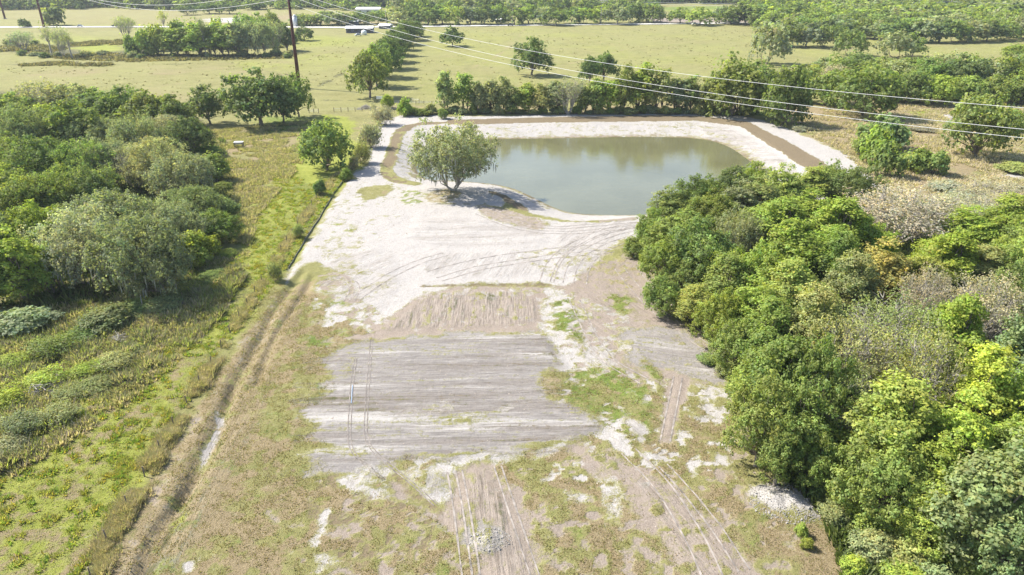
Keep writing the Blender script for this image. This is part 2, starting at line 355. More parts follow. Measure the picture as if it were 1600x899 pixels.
P('dark', [(1030,482),(1060,478),(1085,495),(1120,500),(1130,520),(1060,500)], .5, 1)  # shadow under the tree overhang, painted into the ground colour
P('brown', [(545,274),(528,300),(512,322),(486,364),(457,409),(445,436)], .35, .5, (1, .3, .6), line=.8)

OPS.append(('brown', SHORE + SHORE[:1], .85, .9, (2.0, .2, .45), 2.4, None)); OPS.append(('soil', SHORE + SHORE[:1], .5, 1.5, (2.5, .3, .6), 5.5, None))

# ------------------------------------------------------------------ materials
def new_mat(name):
    m = bpy.data.materials.new(name); m.use_nodes = True; m.node_tree.nodes.clear(); return m, m.node_tree
class N:
    def __init__(s, nt): s.nt = nt
    def n(s, t, ins=None, **kw):
        nd = s.nt.nodes.new(t)
        for k, v in kw.items(): setattr(nd, k, v)
        for k, v in (ins or {}).items():
            if isinstance(v, (bpy.types.NodeSocket,)): s.nt.links.new(v, nd.inputs[k])
            else: nd.inputs[k].default_value = v
        return nd
    def math(s, op, a, b=0.0, c=None, clamp=False):
        ins = {0: a, 1: b}
        if c is not None: ins[2] = c
        return s.n('ShaderNodeMath', ins, operation=op, use_clamp=clamp).outputs[0]
    def mix(s, f, a, b, bt='MIX'):
        nd = s.nt.nodes.new('ShaderNodeMix'); nd.data_type = 'RGBA'; nd.blend_type = bt
        for k, v in ((0, f), (6, a), (7, b)):
            if isinstance(v, bpy.types.NodeSocket): s.nt.links.new(v, nd.inputs[k])
            elif k == 0: nd.inputs[0].default_value = v
            else: nd.inputs[k].default_value = (*v, 1)
        return nd.outputs[2]
    def noise(s, vec, sc, det=4, rough=.55, dist=0):
        return s.n('ShaderNodeTexNoise', {'Vector': vec, 'Scale': sc, 'Detail': det, 'Roughness': rough, 'Distortion': dist}).outputs[0]
def simple(name, c, rough=.8, metal=0, var=.12, scale=3.0, spec=.3):
    m, nt = new_mat(name); k = N(nt)
    geo = k.n('ShaderNodeNewGeometry').outputs['Position']
    nz = k.noise(geo, scale, 5)
    lo = tuple(max(0, v * (1 - var * 2)) for v in c); hi = tuple(min(1, v * (1 + var)) for v in c)
    f = k.math('MULTIPLY_ADD', nz, 2.4, -.7, clamp=True)
    cc = k.mix(f, lo, hi)
    b = k.n('ShaderNodeBsdfPrincipled', {'Base Color': cc, 'Roughness': rough, 'Metallic': metal, 'Specular IOR Level': spec})
    o = k.n('ShaderNodeOutputMaterial', {0: b.outputs[0]})
    return m

def ground_material():
    m, nt = new_mat('ground'); k = N(nt)
    pos = k.n('ShaderNodeNewGeometry').outputs['Position']
    a1 = k.n('ShaderNodeAttribute', attribute_name='cover_a'); a2 = k.n('ShaderNodeAttribute', attribute_name='cover_b')
    s1 = k.n('ShaderNodeSeparateColor', {0: a1.outputs['Color']}); s2 = k.n('ShaderNodeSeparateColor', {0: a2.outputs['Color']})
    ws = [s1.outputs[0], s1.outputs[1], s1.outputs[2], a1.outputs['Alpha'], s2.outputs[0], s2.outputs[1], s2.outputs[2], a2.outputs['Alpha']]
    fl = k.n('ShaderNodeAttribute', attribute_name='flow').outputs['Vector']
    fs = k.n('ShaderNodeSeparateXYZ', {0: fl})
    stre = fs.outputs[2]
    sv = k.n('ShaderNodeCombineXYZ', {0: k.math('MULTIPLY', fs.outputs[0], 1.0), 1: k.math('MULTIPLY', fs.outputs[1], .07), 2: 0.0}).outputs[0]
    st1 = k.noise(sv, 1.5, 6, .65); st2 = k.noise(sv, 5.5, 4, .7)
    st0 = k.noise(sv, .42, 5, .6); sv2 = k.n('ShaderNodeVectorMath', {0: sv, 1: (13.1, 4.7, 3.0)}, operation='ADD').outputs[0]; st0b = k.noise(sv2, .50, 6, .68); n3 = k.noise(pos, 1.7, 7, .72, 1.2)
    clod = k.noise(pos, 6.5, 5, .7); mid = k.noise(pos, 1.1, 6, .62); big = k.noise(pos, .16, 5, .6); vbig = k.noise(pos, .028, 5, .6)
    n1 = k.noise(pos, .75, 8, .68, .4); n2 = k.noise(pos, 1.3, 8, .7)
    fine = k.noise(pos, 22, 3, .7)
    def th(w, nz, amp=1.7, sh=3.2):
        t = k.math('MULTIPLY_ADD', k.math('SUBTRACT', nz, .5), amp, w)
        return k.math('MULTIPLY_ADD', k.math('SUBTRACT', t, .5), sh, .5, clamp=True)
    def rng(nz, g=2.6): return k.math('MULTIPLY_ADD', k.math('SUBTRACT', nz, .5), g, .5, clamp=True)
    gm = rng(k.math('ADD', k.math('MULTIPLY', mid, .55), k.math('MULTIPLY', big, .45)), 3.6)
    gf = rng(clod, 2.8); gff = rng(fine, 2.2)
    olive = k.mix(gm, OLIVE[0], OLIVE[1]); olive = k.mix(k.math('MULTIPLY', rng(vbig, 4), .5), olive, OLIVE[2])
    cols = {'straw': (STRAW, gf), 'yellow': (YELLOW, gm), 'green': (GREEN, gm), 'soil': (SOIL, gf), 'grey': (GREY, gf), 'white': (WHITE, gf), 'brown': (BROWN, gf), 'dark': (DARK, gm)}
    c = olive; grassy = None
    masks = {}
    for i, ch in enumerate(CH):
        (a, b), f = cols[ch]
        cc = k.mix(f, a, b)
        if ch in ('soil', 'grey', 'white', 'brown', 'straw'):
            # tracks and grader lines: compacted and loosened sand of different brightness
            s = k.math('MULTIPLY', rng(st1, 4.2), stre)
            dk = tuple(v * .62 for v in a)
            cc = k.mix(k.math('MULTIPLY', s, .75), cc, dk)
            s2_ = k.math('MULTIPLY', rng(st2, 4.5), stre)
            cc = k.mix(k.math('MULTIPLY', s2_, .5), cc, tuple(min(.86, v * 1.22 + .05) for v in b))
            if ch in ('grey', 'white'):
                cc = k.mix(k.math('MULTIPLY', rng(st0, 6.0), k.math('MULTIPLY', stre, .5)), cc, (a[0] * .72, a[1] * .66, a[2] * .60))
            if ch == 'grey':
                cc = k.mix(k.math('MULTIPLY', k.math('MULTIPLY_ADD', st0b, 8.0, -4.1, clamp=True), k.math('MULTIPLY', stre, .8)), cc, (.43, .412, .392))
            if ch == 'white':
                mk_ = k.math('MULTIPLY', k.math('MULTIPLY_ADD', n3, 6.0, -3.25, clamp=True), k.math('MULTIPLY_ADD', big, 4.0, -1.35, clamp=True))
                cc = k.mix(k.math('MULTIPLY', mk_, .65), cc, (.21, .175, .145))
        nzz = k.math('ADD', k.math('MULTIPLY', n1 if i % 2 else n2, .7), k.math('MULTIPLY', clod, .3))
        nzz = k.math('ADD', nzz, k.math('MULTIPLY', k.math('ADD', k.math('SUBTRACT', st0, .5), k.math('SUBTRACT', st1, .5)), k.math('MULTIPLY', stre, .7)))
        mk = th(ws[i], nzz, 3.0, 2.2)
        masks[ch] = mk
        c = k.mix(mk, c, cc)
    # litter of clods and small weeds over everything
    far_t = k.math('MULTIPLY', k.math('MULTIPLY_ADD', k.noise(pos, .55, 3, .6), 9.0, -5.6, clamp=True), k.math('MULTIPLY_ADD', big, 3.0, -1.0, clamp=True))
    c = k.mix(k.math('MULTIPLY', far_t, .38), c, (.11, .10, .05))
    spk = k.math('MULTIPLY', k.math('MULTIPLY_ADD', clod, 7.0, -4.2, clamp=True), .40)
    c = k.mix(spk, c, (.16, .13, .09))
    c = k.mix(k.math('MULTIPLY', gff, .16), c, (.10, .09, .06))
    sandy = k.math('MAXIMUM', k.math('MAXIMUM', masks['white'], masks['grey']), k.math('MAXIMUM', masks['soil'], masks['brown']))
    gr = k.math('SUBTRACT', 1.0, sandy, clamp=True)
    hgt = k.math('ADD', k.math('MULTIPLY', clod, k.math('MULTIPLY_ADD', gr, .16, .06)), k.math('MULTIPLY', fine, .04))
    hgt = k.math('ADD', hgt, k.math('MULTIPLY', k.math('ADD', k.math('MULTIPLY', st1, .28), k.math('MULTIPLY', st2, .10)), stre))
    hgt = k.math('ADD', hgt, k.math('MULTIPLY', mid, .16))
    bump = k.n('ShaderNodeBump', {'Strength': 1.0, 'Distance': 1.0, 'Height': hgt})
    b = k.n('ShaderNodeBsdfPrincipled', {'Base Color': c, 'Roughness': .95, 'Specular IOR Level': .1, 'Normal': bump.outputs[0]})
    k.n('ShaderNodeOutputMaterial', {0: b.outputs[0]})
    return m
OLIVE = ((.152, .148, .053), (.268, .252, .108), (.242, .244, .092))
STRAW = ((.185, .142, .082), (.318, .258, .155))
YELLOW = ((.165, .195, .030), (.295, .315, .070))
GREEN = ((.09, .14, .026), (.19, .24, .05))
SOIL = ((.18, .145, .118), (.30, .255, .218))
GREY = ((.185, .168, .158), (.275, .258, .246))
WHITE = ((.255, .235, .22), (.44, .425, .41))
BROWN = ((.122, .096, .060), (.195, .155, .102))
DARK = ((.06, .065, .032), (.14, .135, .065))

def leaf_material():
    m, nt = new_mat('foliage'); k = N(nt)
    oc = k.n('ShaderNodeObjectInfo').outputs['Color']
    t = k.n('ShaderNodeAttribute', attribute_name='tint').outputs['Color']
    c = k.mix(1.0, oc, t, 'MULTIPLY')
    d = k.n('ShaderNodeBsdfDiffuse', {'Color': c, 'Roughness': .6})
    tc = k.mix(1.0, c, (1.3, 1.35, .65), 'MULTIPLY')
    tr = k.n('ShaderNodeBsdfTranslucent', {'Color': tc})
    gl = k.n('ShaderNodeBsdfGlossy', {'Color': (.9, .9, .9, 1), 'Roughness': .6})
    mx = k.n('ShaderNodeMixShader', {0: .42, 1: d.outputs[0], 2: tr.outputs[0]})
    mx2 = k.n('ShaderNodeMixShader', {0: .015, 1: mx.outputs[0], 2: gl.outputs[0]})
    k.n('ShaderNodeOutputMaterial', {0: mx2.outputs[0]})
    return m
def water_material():
    m, nt = new_mat('pond_water'); k = N(nt)
    pos = k.n('ShaderNodeNewGeometry').outputs['Position']
    sc = k.n('ShaderNodeMapping', {0: pos, 3: (1, 2.2, 1)}).outputs[0]
    h = k.math('ADD', k.math('MULTIPLY', k.noise(sc, 1.6, 4, .6), .02), k.math('MULTIPLY', k.noise(sc, .25, 3, .5), .03))
    bp = k.n('ShaderNodeBump', {'Strength': .5, 'Distance': 1.0, 'Height': h})
    nz = k.noise(pos, .05, 4, .6)
    c = k.mix(k.math('MULTIPLY_ADD', nz, 3, -1, clamp=True), (.112, .110, .058), (.145, .143, .080))
    b = k.n('ShaderNodeBsdfPrincipled', {'Base Color': c, 'Roughness': .05, 'IOR': 1.45, 'Specular IOR Level': 1.0, 'Normal': bp.outputs[0]})
    k.n('ShaderNodeOutputMaterial', {0: b.outputs[0]})
    return m
M_GROUND = ground_material(); M_LEAF = leaf_material(); M_WATER = water_material()
M_BARK = simple('bark', (.24, .20, .16), .9, scale=2.5, var=.25)
M_PALEBARK = simple('pale_bark', (.38, .35, .31), .9, scale=2.5, var=.2)
M_RUST = simple('weathered_steel', (.085, .032, .026), .7, scale=.6, var=.15)
M_WIRE = simple('aluminium_wire', (.58, .58, .58), .45, metal=.0, var=.03)
M_WOOD = simple('grey_timber', (.20, .165, .13), .9, scale=6, var=.25)
M_GALV = simple('galvanised_metal', (.50, .52, .54), .5, metal=.3, var=.1)
M_WHITE = simple('white_paint', (.78, .78, .77), .6, var=.05)
M_ROOF = simple('white_metal_roof', (.80, .80, .80), .5, var=.05, scale=.5)
M_WALLD = simple('dark_timber_wall', (.12, .12, .14), .9, var=.15)  # dark timber colour for walls and feeder legs
M_GLASS = simple('dark_glass', (.02, .025, .03), .1, var=.05, spec=.6)
M_TYRE = simple('tyre_rubber', (.02, .02, .02), .85, var=.05)
M_ROAD = simple('pale_asphalt', (.50, .49, .46), .95, var=.08, scale=.3)
M_CONC = simple('concrete', (.30, .285, .265), .9, var=.25)
M_SILT = simple('silt_fabric', (.22, .21, .195), .9, var=.2)
M_BLUE = simple('blue_pipe', (.30, .42, .58), .4, var=.05)
M_SILVER = simple('silver_paint', (.5, .52, .54), .35, metal=.4, var=.04)
M_DARKP = simple('dark_paint', (.05, .06, .08), .35, var=.04)
M_MOSS = simple('spanish_moss', (.27, .27, .22), .95, var=.2, scale=4)

# ------------------------------------------------------------------ mesh helpers
def mesh_np(name, V, Fc, mat, tint=None, smooth=False):
    V = np.asarray(V, np.float32); Fc = np.asarray(Fc, np.int32)
    me = bpy.data.meshes.new(name); n = Fc.shape[1]
    me.vertices.add(len(V)); me.vertices.foreach_set('co', V.ravel())
    me.loops.add(Fc.size); me.loops.foreach_set('vertex_index', Fc.ravel())
    me.polygons.add(len(Fc)); me.polygons.foreach_set('loop_start', np.arange(0, Fc.size, n, dtype=np.int32))
    me.update(calc_edges=True)
    if tint is not None:
        at = me.color_attributes.new('tint', 'FLOAT_COLOR', 'POINT')
        at.data.foreach_set('color', np.c_[tint, np.ones(len(V))].astype(np.float32).ravel())
    me.materials.append(mat)
    if smooth: me.polygons.foreach_set('use_smooth', np.ones(len(Fc), bool))
    return me
def link(name, me, parent=None, loc=None):
    o = bpy.data.objects.new(name, me); col.objects.link(o)
    if parent: o.parent = parent
    if loc is not None: o.location = loc
    return o
def tag(o, label=None, cat=None, group=None, kind=None):
    if label: o['label'] = label
    if cat: o['category'] = cat
    if group: o['group'] = group
    if kind: o['kind'] = kind
    return o
def empty(name, loc, rz=0, **kw):
    o = bpy.data.objects.new(name, None); col.objects.link(o); o.location = loc; o.rotation_euler = (0, 0, rz)
    o.empty_display_size = .5
    return tag(o, **kw)
class MB:
    def __init__(s): s.v = []; s.f = []
    def add(s, v, f):
        b = len(s.v); s.v += [tuple(p) for p in v]; s.f += [tuple(i + b for i in q) for q in f]; return s
    def box(s, c, d, rz=0, taper=1.0):
        x, y, z = [q / 2 for q in d]; vs = []
        ca, sa = math.cos(rz), math.sin(rz)
        for k, t in ((-1, 1.0), (1, taper)):
            for i, j in ((-1, -1), (1, -1), (1, 1), (-1, 1)):
                a, b = i * x * t, j * y * t
                vs.append((c[0] + a * ca - b * sa, c[1] + a * sa + b * ca, c[2] + k * z))
        return s.add(vs, [(3, 2, 1, 0), (4, 5, 6, 7), (0, 1, 5, 4), (1, 2, 6, 5), (2, 3, 7, 6), (3, 0, 4, 7)])
    def tube(s, pts, rad, n=8, caps=True):
        pts = [Vector(p) for p in pts]; rings = []; vs = []; fs = []
        if not hasattr(rad, '__len__'): rad = [rad] * len(pts)
        for i, p in enumerate(pts):
            t = (pts[min(i + 1, len(pts) - 1)] - pts[max(i - 1, 0)]).normalized()
            u = t.cross(Vector((0, 0, 1)) if abs(t.z) < .9 else Vector((1, 0, 0))).normalized(); w = t.cross(u)
            for k in range(n):
                a = 2 * math.pi * k / n; vs.append(p + (u * math.cos(a) + w * math.sin(a)) * rad[i])
        for i in range(len(pts) - 1):
            for k in range(n):
                a = i * n + k; b = i * n + (k + 1) % n; fs.append((a, b, b + n, a + n))
        if caps: fs += [tuple(range(n - 1, -1, -1)), tuple(range(len(vs) - n, len(vs)))]
        return s.add(vs, fs)
    def build(s, name, mat, parent=None, smooth=False):
        me = bpy.data.meshes.new(name); me.from_pydata([tuple(v) for v in s.v], [], s.f); me.materials.append(mat)
        if smooth:
            for p in me.polygons: p.use_smooth = True
        me.update(); return link(name, me, parent)
def hz(x, y): return float(height(np.array([x]), np.array([y]))[0])

# ------------------------------------------------------------------ ground sheet
def axis(fine_lo, fine_hi, steps, far, r):
    a = list(np.arange(fine_lo, fine_hi + 1e-6, steps)); s = steps
    return a, s
xs = list(np.arange(-64, 74.01, .38))
s = .38
while xs[-1] < 4200: s = min(s * (1.022 if xs[-1] < 170 else 1.09), 400); xs.append(xs[-1] + s)
s = .38; L = []; x = -64.0
while x > -4200: s = min(s * (1.022 if x > -160 else 1.09), 400); x -= s; L.append(x)
xs = np.array(L[::-1] + xs)
ys = [-300, -120, -50, -15, 5, 18, 26, 32]; y = 36.0
while y < 5200:
    ys.append(y); y += .30 if y < 100 else (.003 * y if y < 260 else (.0075 * y if y < 1150 else .08 * y))
ys = np.array(ys)
GX, GY = np.meshgrid(xs, ys); gx, gy = GX.ravel(), GY.ravel()
gz = height(gx, gy)
gz = np.where(gy > 2000, 0, gz)
cov, flow = evaluate(gx, gy)
nx, ny = len(xs), len(ys)
ii = (np.arange(ny - 1)[:, None] * nx + np.arange(nx - 1)[None, :]).ravel()
quads = np.stack([ii, ii + 1, ii + 1 + nx, ii + nx], 1)
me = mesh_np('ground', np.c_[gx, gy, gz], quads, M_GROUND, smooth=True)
for nm, arr in (('cover_a', cov[:, :4]), ('cover_b', cov[:, 4:])):
    at = me.color_attributes.new(nm, 'FLOAT_COLOR', 'POINT'); at.data.foreach_set('color', arr.astype(np.float32).ravel())
at = me.attributes.new('flow', 'FLOAT_VECTOR', 'POINT'); at.data.foreach_set('vector', flow.astype(np.float32).ravel())
tag(link('ground', me), kind='structure')
print('ground verts', len(gx))

# water: one sheet, edges buried in the banks
wp = np.array(smooth_poly(SHORE, 1)); cxy = wp.mean(0)
wp2 = cxy + (wp - cxy) * 1.015
mw = MB(); mw.add([(*p, WATER_Z) for p in wp2], [tuple(range(len(wp2)))])
wo = mw.build('pond_water', M_WATER); tag(wo, kind='structure')
if wo.data.polygons[0].normal.z < 0: wo.data.flip_normals()

# road
def ribbon(name, pts, width, mat, z=.03, lift=True):
    pts = [Vector((*p, 0)) for p in pts]; vs = []; fs = []
    dense = []
    for a, b in zip(pts[:-1], pts[1:]):
        n = max(1, int((b - a).length / 12)); dense += [a.lerp(b, i / n) for i in range(n)]
    dense.append(pts[-1])
    for i, p in enumerate(dense):
        t = (dense[min(i + 1, len(dense) - 1)] - dense[max(i - 1, 0)]).normalized(); nrm = Vector((-t.y, t.x, 0)) * width / 2
        for q in (p + nrm, p - nrm): vs.append((q.x, q.y, z))
        if i: a = 2 * i; fs.append((a - 2, a - 1, a + 1, a))
    m = MB(); m.add(vs, fs); o = m.build(name, mat)
    if o.data.polygons[0].normal.z < 0: o.data.flip_normals()
    return o
road_pts = [G(-500,45), G(0,43.2), G(200,42.6), G(420,42.8), G(535,43.5), G(640,42.2), G(800,40.2), G(1000,38.2), G(1150,36.8), G(1700,34)]
ro = ribbon('road', road_pts, 11.0, M_ROAD, z=.34); tag(ro, kind='structure')
rm = MB()
for k in range(70):
    X0 = -560 + k * 16; 
    # centre line dashes follow the road
    for a, b in zip(road_pts[:-1], road_pts[1:]):
        if a[0] <= X0 < b[0]:
            t = (X0 - a[0]) / (b[0] - a[0]); Y0 = a[1] + t * (b[1] - a[1]); ang = math.atan2(b[1] - a[1], b[0] - a[0])
            rm.box((X0, Y0, .348), (5, .25, .008), ang)
ml = rm.build('lane_marking', simple('yellow_line_paint', (.6, .45, .08), .8), ro); ml['kind'] = 'stuff'

# ------------------------------------------------------------------ plant prototypes (metres, base at the origin)
def rand_dirs(r, n):
    v = r.normal(size=(n, 3)); return v / np.linalg.norm(v, axis=1)[:, None]
def leaves(r, C, Nrm, L, Wd):
    n = len(C); t = np.cross(Nrm, rand_dirs(r, n)); t /= np.linalg.norm(t, axis=1)[:, None] + 1e-9
    b = np.cross(Nrm, t); l = L * r.uniform(.7, 1.3, n)[:, None]; w = Wd * r.uniform(.7, 1.3, n)[:, None]
    V = np.stack([C - t * l / 2, C + b * w / 2 + t * l * .05, C + t * l / 2, C - b * w / 2 - t * l * .05], 1)
    V[:, 1::2] += (Nrm * w * .18)[:, None, :]
    return V.reshape(-1, 3), np.arange(n * 4).reshape(n, 4)
def tubes_np(paths, n=5):
    V = []; Fc = []; b = 0
    for pts, rad in paths:
        pts = np.asarray(pts, float); m = len(pts)
        T = np.gradient(pts, axis=0); T /= np.linalg.norm(T, axis=1)[:, None] + 1e-9
        ref = np.where(np.abs(T[:, 2:3]) < .9, [[0, 0, 1.]], [[1., 0, 0]])
        U = np.cross(T, ref); U /= np.linalg.norm(U, axis=1)[:, None] + 1e-9; Wv = np.cross(T, U)
        a = np.arange(n) * 2 * math.pi / n
        R = pts[:, None] + (U[:, None] * np.cos(a)[None, :, None] + Wv[:, None] * np.sin(a)[None, :, None]) * np.asarray(rad)[:, None, None]
        V.append(R.reshape(-1, 3))
        i = np.arange(m - 1)[:, None] * n; k = np.arange(n)[None, :]; k2 = (k + 1) % n
        Fc.append(np.stack([i + k, i + k2, i + n + k2, i + n + k], -1).reshape(-1, 4) + b); b += m * n
    return np.concatenate(V), np.concatenate(Fc)
SPEC = {  # width, height, crown base share, clumps, clump radius, trunk share of height, moss, bare
 'oak':   dict(W=10, H=10.5, lo=.10, nc=70, cr=1.15, irr=.52, flat=1.0, stems=1),
 'round': dict(W=10, H=9.0, lo=.0, nc=80, cr=1.2, irr=.22, flat=1.0, stems=1),
 'hedge': dict(W=9, H=9.0, lo=.0, nc=84, cr=1.15, irr=.45, flat=1.0, stems=2),
 'live':  dict(W=13, H=10.5, lo=.12, nc=105, cr=1.25, irr=.46, flat=.92, stems=2, moss=1),
 'pond':  dict(W=13, H=12, lo=.10, nc=130, cr=1.05, irr=.42, flat=1.0, stems=3, moss=1),
 'slim':  dict(W=5, H=9.5, lo=.10, nc=40, cr=.85, irr=.5, flat=1.0, stems=2),
 'maple': dict(W=7, H=13, lo=.12, nc=80, cr=.80, irr=.60, flat=1.0, stems=1),
 'bush':  dict(W=5, H=3.6, lo=.02, nc=44, cr=.60, irr=.95, flat=1.0, stems=5),
 'brush': dict(W=5, H=3.0, lo=.0, nc=38, cr=.62, irr=1.1, flat=1.0, stems=7, bare=.8),
 'bare':  dict(W=11, H=11, lo=.28, nc=110, cr=1.0, irr=.45, flat=1.0, stems=5, bare=1),
 'snag':  dict(W=6, H=12, lo=.4, nc=16, cr=.5, irr=.8, flat=1.0, stems=1, bare=.6),
}
LOD = {'n': (17000, .31, .21), 'm': (5200, .58, .40), 'f': (1200, 1.15, .85), 'v': (300, 2.2, 1.7)}
PROTO = {}
def proto(kind, lod, var):
    key = (kind, lod, var)
    if key in PROTO: return PROTO[key]
    S = SPEC[kind]; r = np.random.default_rng(hash_(kind) * 7 + var * 131 + 5)
    Wd, H = S['W'], S['H']; nc = S['nc'] if lod in 'nm' else max(10, int(S['nc'] * (.5 if lod == 'f' else .25)))
    # clump centres fill an uneven shell
    g = (np.arange(nc) + .5) / nc; ph = np.arange(nc) * 2.39996 + r.uniform(0, 6)
    zc = 1 - g * 1.55; rr = np.sqrt(np.clip(1 - zc ** 2, 0, 1))
    D = np.c_[rr * np.cos(ph), rr * np.sin(ph), zc] + r.normal(0, .12, (nc, 3))
    lobes = rand_dirs(r, 6); lb = (np.clip(D @ lobes.T, 0, 1) ** 3).max(1)
    fac = (1 - S['irr'] * .55) + S['irr'] * .6 * lb + r.uniform(-.12, .08, nc)
    inner = r.random(nc) < .22; fac[inner] *= r.uniform(.35, .7, inner.sum())
    cz = H * (S['lo'] + 1) / 2; ax = Wd / 2 - S['cr'] * .55; az = H * (1 - S['lo']) / 2 - S['cr'] * .45
    C = D * fac[:, None] * [ax, ax, az * S['flat']] + [0, 0, cz]
    if kind in ('live', 'pond', 'oak', 'slim', 'hedge'): C[:, 2] -= (np.hypot(C[:, 0], C[:, 1]) / ax) ** 2 * az * .26
    if kind in ('maple', 'slim', 'bush'):
        k = np.clip((C[:, 2] / H - .3) / .7, 0, 1); C[:, :2] *= (1 - .45 * k ** 1.5)[:, None]
    C[:, 2] = np.maximum(C[:, 2], S['cr'] * .5 if kind in ('bush', 'hedge', 'round') else H * .13)
    cr = S['cr'] * r.uniform(.65, 1.3, nc) * (1 if lod in 'nm' else (1.3 if lod == 'f' else 1.75))
    nl, ll, lw = LOD[lod]
    if kind == 'bush': nl = int(nl * .42)
    if kind == 'slim': nl = int(nl * .5)
    if kind == 'maple': nl = int(nl * .95); ll *= 1.02
    if kind == 'live' or kind == 'pond': nl = int(nl * 1.15); ll *= .95
    bare = S.get('bare', 0)
    if bare: nl = int(nl * (.30 if bare == 1 else (.10 if bare < .7 else .17))); lw *= .8
    if lod == 'n' and kind in ('oak',): nl = int(nl * 1.05)
    p = cr ** 2; p /= p.sum(); ci = r.choice(nc, nl, p=p)
    out = C - [0, 0, cz * .8]; out /= np.linalg.norm(out, axis=1)[:, None] + 1e-6
    ns_ = max(int(nc * {'n': 15, 'm': 9, 'f': 5, 'v': 3}[lod]), 20); ps = r.choice(nc, ns_, p=p)   # shoots on every clump
    ds = rand_dirs(r, ns_) + out[ps] * .6 + [0, 0, .3]; ds /= np.linalg.norm(ds, axis=1)[:, None]
    SC = C[ps] + ds * (cr[ps] * r.uniform(.45, 1.38, ns_))[:, None] * [1, 1, .9]
    sr = {'n': .25, 'm': .34, 'f': .55, 'v': .9}[lod] * r.uniform(.6, 1.5, ns_) * (1.5 if bare else 1)
    ci = r.integers(0, ns_, nl); od = r.normal(size=(nl, 3)) * .75; pos = SC[ci] + (od + ds[ci] * .5) * sr[ci][:, None]
    od /= np.linalg.norm(od, axis=1)[:, None] + 1e-6
    nrm = od * .55 + ds[ci] * .55 + r.normal(0, .38, (nl, 3)) + [0, 0, .3]; nrm /= np.linalg.norm(nrm, axis=1)[:, None]
    pos[:, 2] = np.maximum(pos[:, 2], .1)
    V, Fq = leaves(r, pos, nrm, ll, lw)
    ct = (r.normal(1, .07, nc)[ps] * r.normal(1, .17, ns_))[ci] * r.normal(1, .13, nl); hue = (r.normal(0, .03, nc)[ps] + r.normal(0, .05, ns_))[ci] + r.normal(0, .05, nl)
    hfac = .90 + .20 * np.clip(pos[:, 2] / H, 0, 1)          # leaf tint gets paler and yellower towards the top of a crown
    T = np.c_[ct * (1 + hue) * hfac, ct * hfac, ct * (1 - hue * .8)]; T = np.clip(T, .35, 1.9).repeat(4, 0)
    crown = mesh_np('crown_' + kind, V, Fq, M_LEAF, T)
    # trunk and limbs
    paths = []; ns = S['stems']; fork = H * (S['lo'] + .05) * (1 if ns == 1 else .55)
    rt = .030 * H * (1 if ns == 1 else .62)
    bases = []
    for s_ in range(ns):
        a = s_ * 2 * math.pi / ns + r.uniform(-.4, .4); sp = 0 if ns == 1 else (.05 if kind == 'pond' else .10) * Wd
        b0 = np.array([math.cos(a), math.sin(a), 0]) * (0.05 * sp * 5 if ns > 1 else 0)
        t1 = b0 * 2.2 + np.array([math.cos(a) * sp * .9, math.sin(a) * sp * .9, fork]) + r.normal(0, .1, 3)
        paths.append(([b0 - [0, 0, .4], b0 + [0, 0, .15], (b0 + t1) / 2 + r.normal(0, .08, 3), t1], [rt * 1.5, rt * 1.15, rt, rt * .8])); bases.append(t1)
    nb = min(nc, {'n': 60 if not bare else 999, 'm': 26 if not bare else 60, 'f': 5, 'v': 0}[lod]); sel = r.permutation(nc)[:nb]
    for j in sel:
        b = bases[int(np.argmin([np.linalg.norm((C[j] - q) * [1, 1, .3]) for q in bases]))]
        e = C[j]; mid1 = b + (e - b) * .38 + [0, 0, .12 * (e[2] - b[2])] + r.normal(0, .25, 3); mid2 = b + (e - b) * .72 + r.normal(0, .3, 3)
        r0 = rt * r.uniform(.28, .55)
        paths.append(([b, mid1, mid2, e], [r0, r0 * .7, r0 * .42, r0 * .15]))
        if bare and lod in 'nm':
            for _ in range(10 if bare == 1 else (4 if bare < .7 else 7)):
                q = mid2 + (e - mid2) * r.uniform(0, 1); dd = rand_dirs(r, 1)[0] + [0, 0, .5] 
                dd += (e - [0, 0, cz]) / (np.linalg.norm(e - [0, 0, cz]) + 1e-6) * .8
                ln = r.uniform(.7, 1.7) * (1 if H > 5 else .55); q2 = q + dd / np.linalg.norm(dd) * ln
                paths.append(([q, (q + q2) / 2 + r.normal(0, .07, 3), q2], [.035, .026, .014]))
    Vt, Ft = tubes_np(paths, 6 if lod == 'n' else 4)
    trunk = mesh_np('trunk_' + kind, Vt, Ft, M_PALEBARK if kind in ('bare', 'snag', 'pond') else M_BARK, smooth=True)
    moss = None
    if S.get('moss') and lod in 'nm':
        nm_ = 420 if lod == 'n' else 160; low = np.argsort(C[:, 2])[:int(nc * .7)]; cj = r.choice(low, nm_)
        q = C[cj] + rand_dirs(r, nm_) * cr[cj][:, None] * [.9, .9, .5] - [0, 0, .2]
        ln = r.uniform(.5, 1.7, nm_); wv = rand_dirs(r, nm_) * [1, 1, 0]; wv = wv / (np.linalg.norm(wv, axis=1)[:, None] + 1e-6) * r.uniform(.05, .14, nm_)[:, None]
        V3 = np.stack([q - wv, q + wv, q + wv * .9 - np.c_[0 * ln, 0 * ln, ln * .6], q + r.normal(0, .05, (nm_, 3)) - np.c_[0 * ln, 0 * ln, ln]], 1)
        V3[:, 3, 2] = np.maximum(V3[:, 3, 2], .3); V3[:, 2, 2] = np.maximum(V3[:, 2, 2], .4)
        moss = mesh_np('moss_' + kind, V3.reshape(-1, 3), np.arange(nm_ * 4).reshape(-1, 4), M_MOSS)
    PROTO[key] = (crown, trunk, moss, C, cr); return PROTO[key]
def hash_(s): return sum(ord(c) * (i + 3) for i, c in enumerate(s))

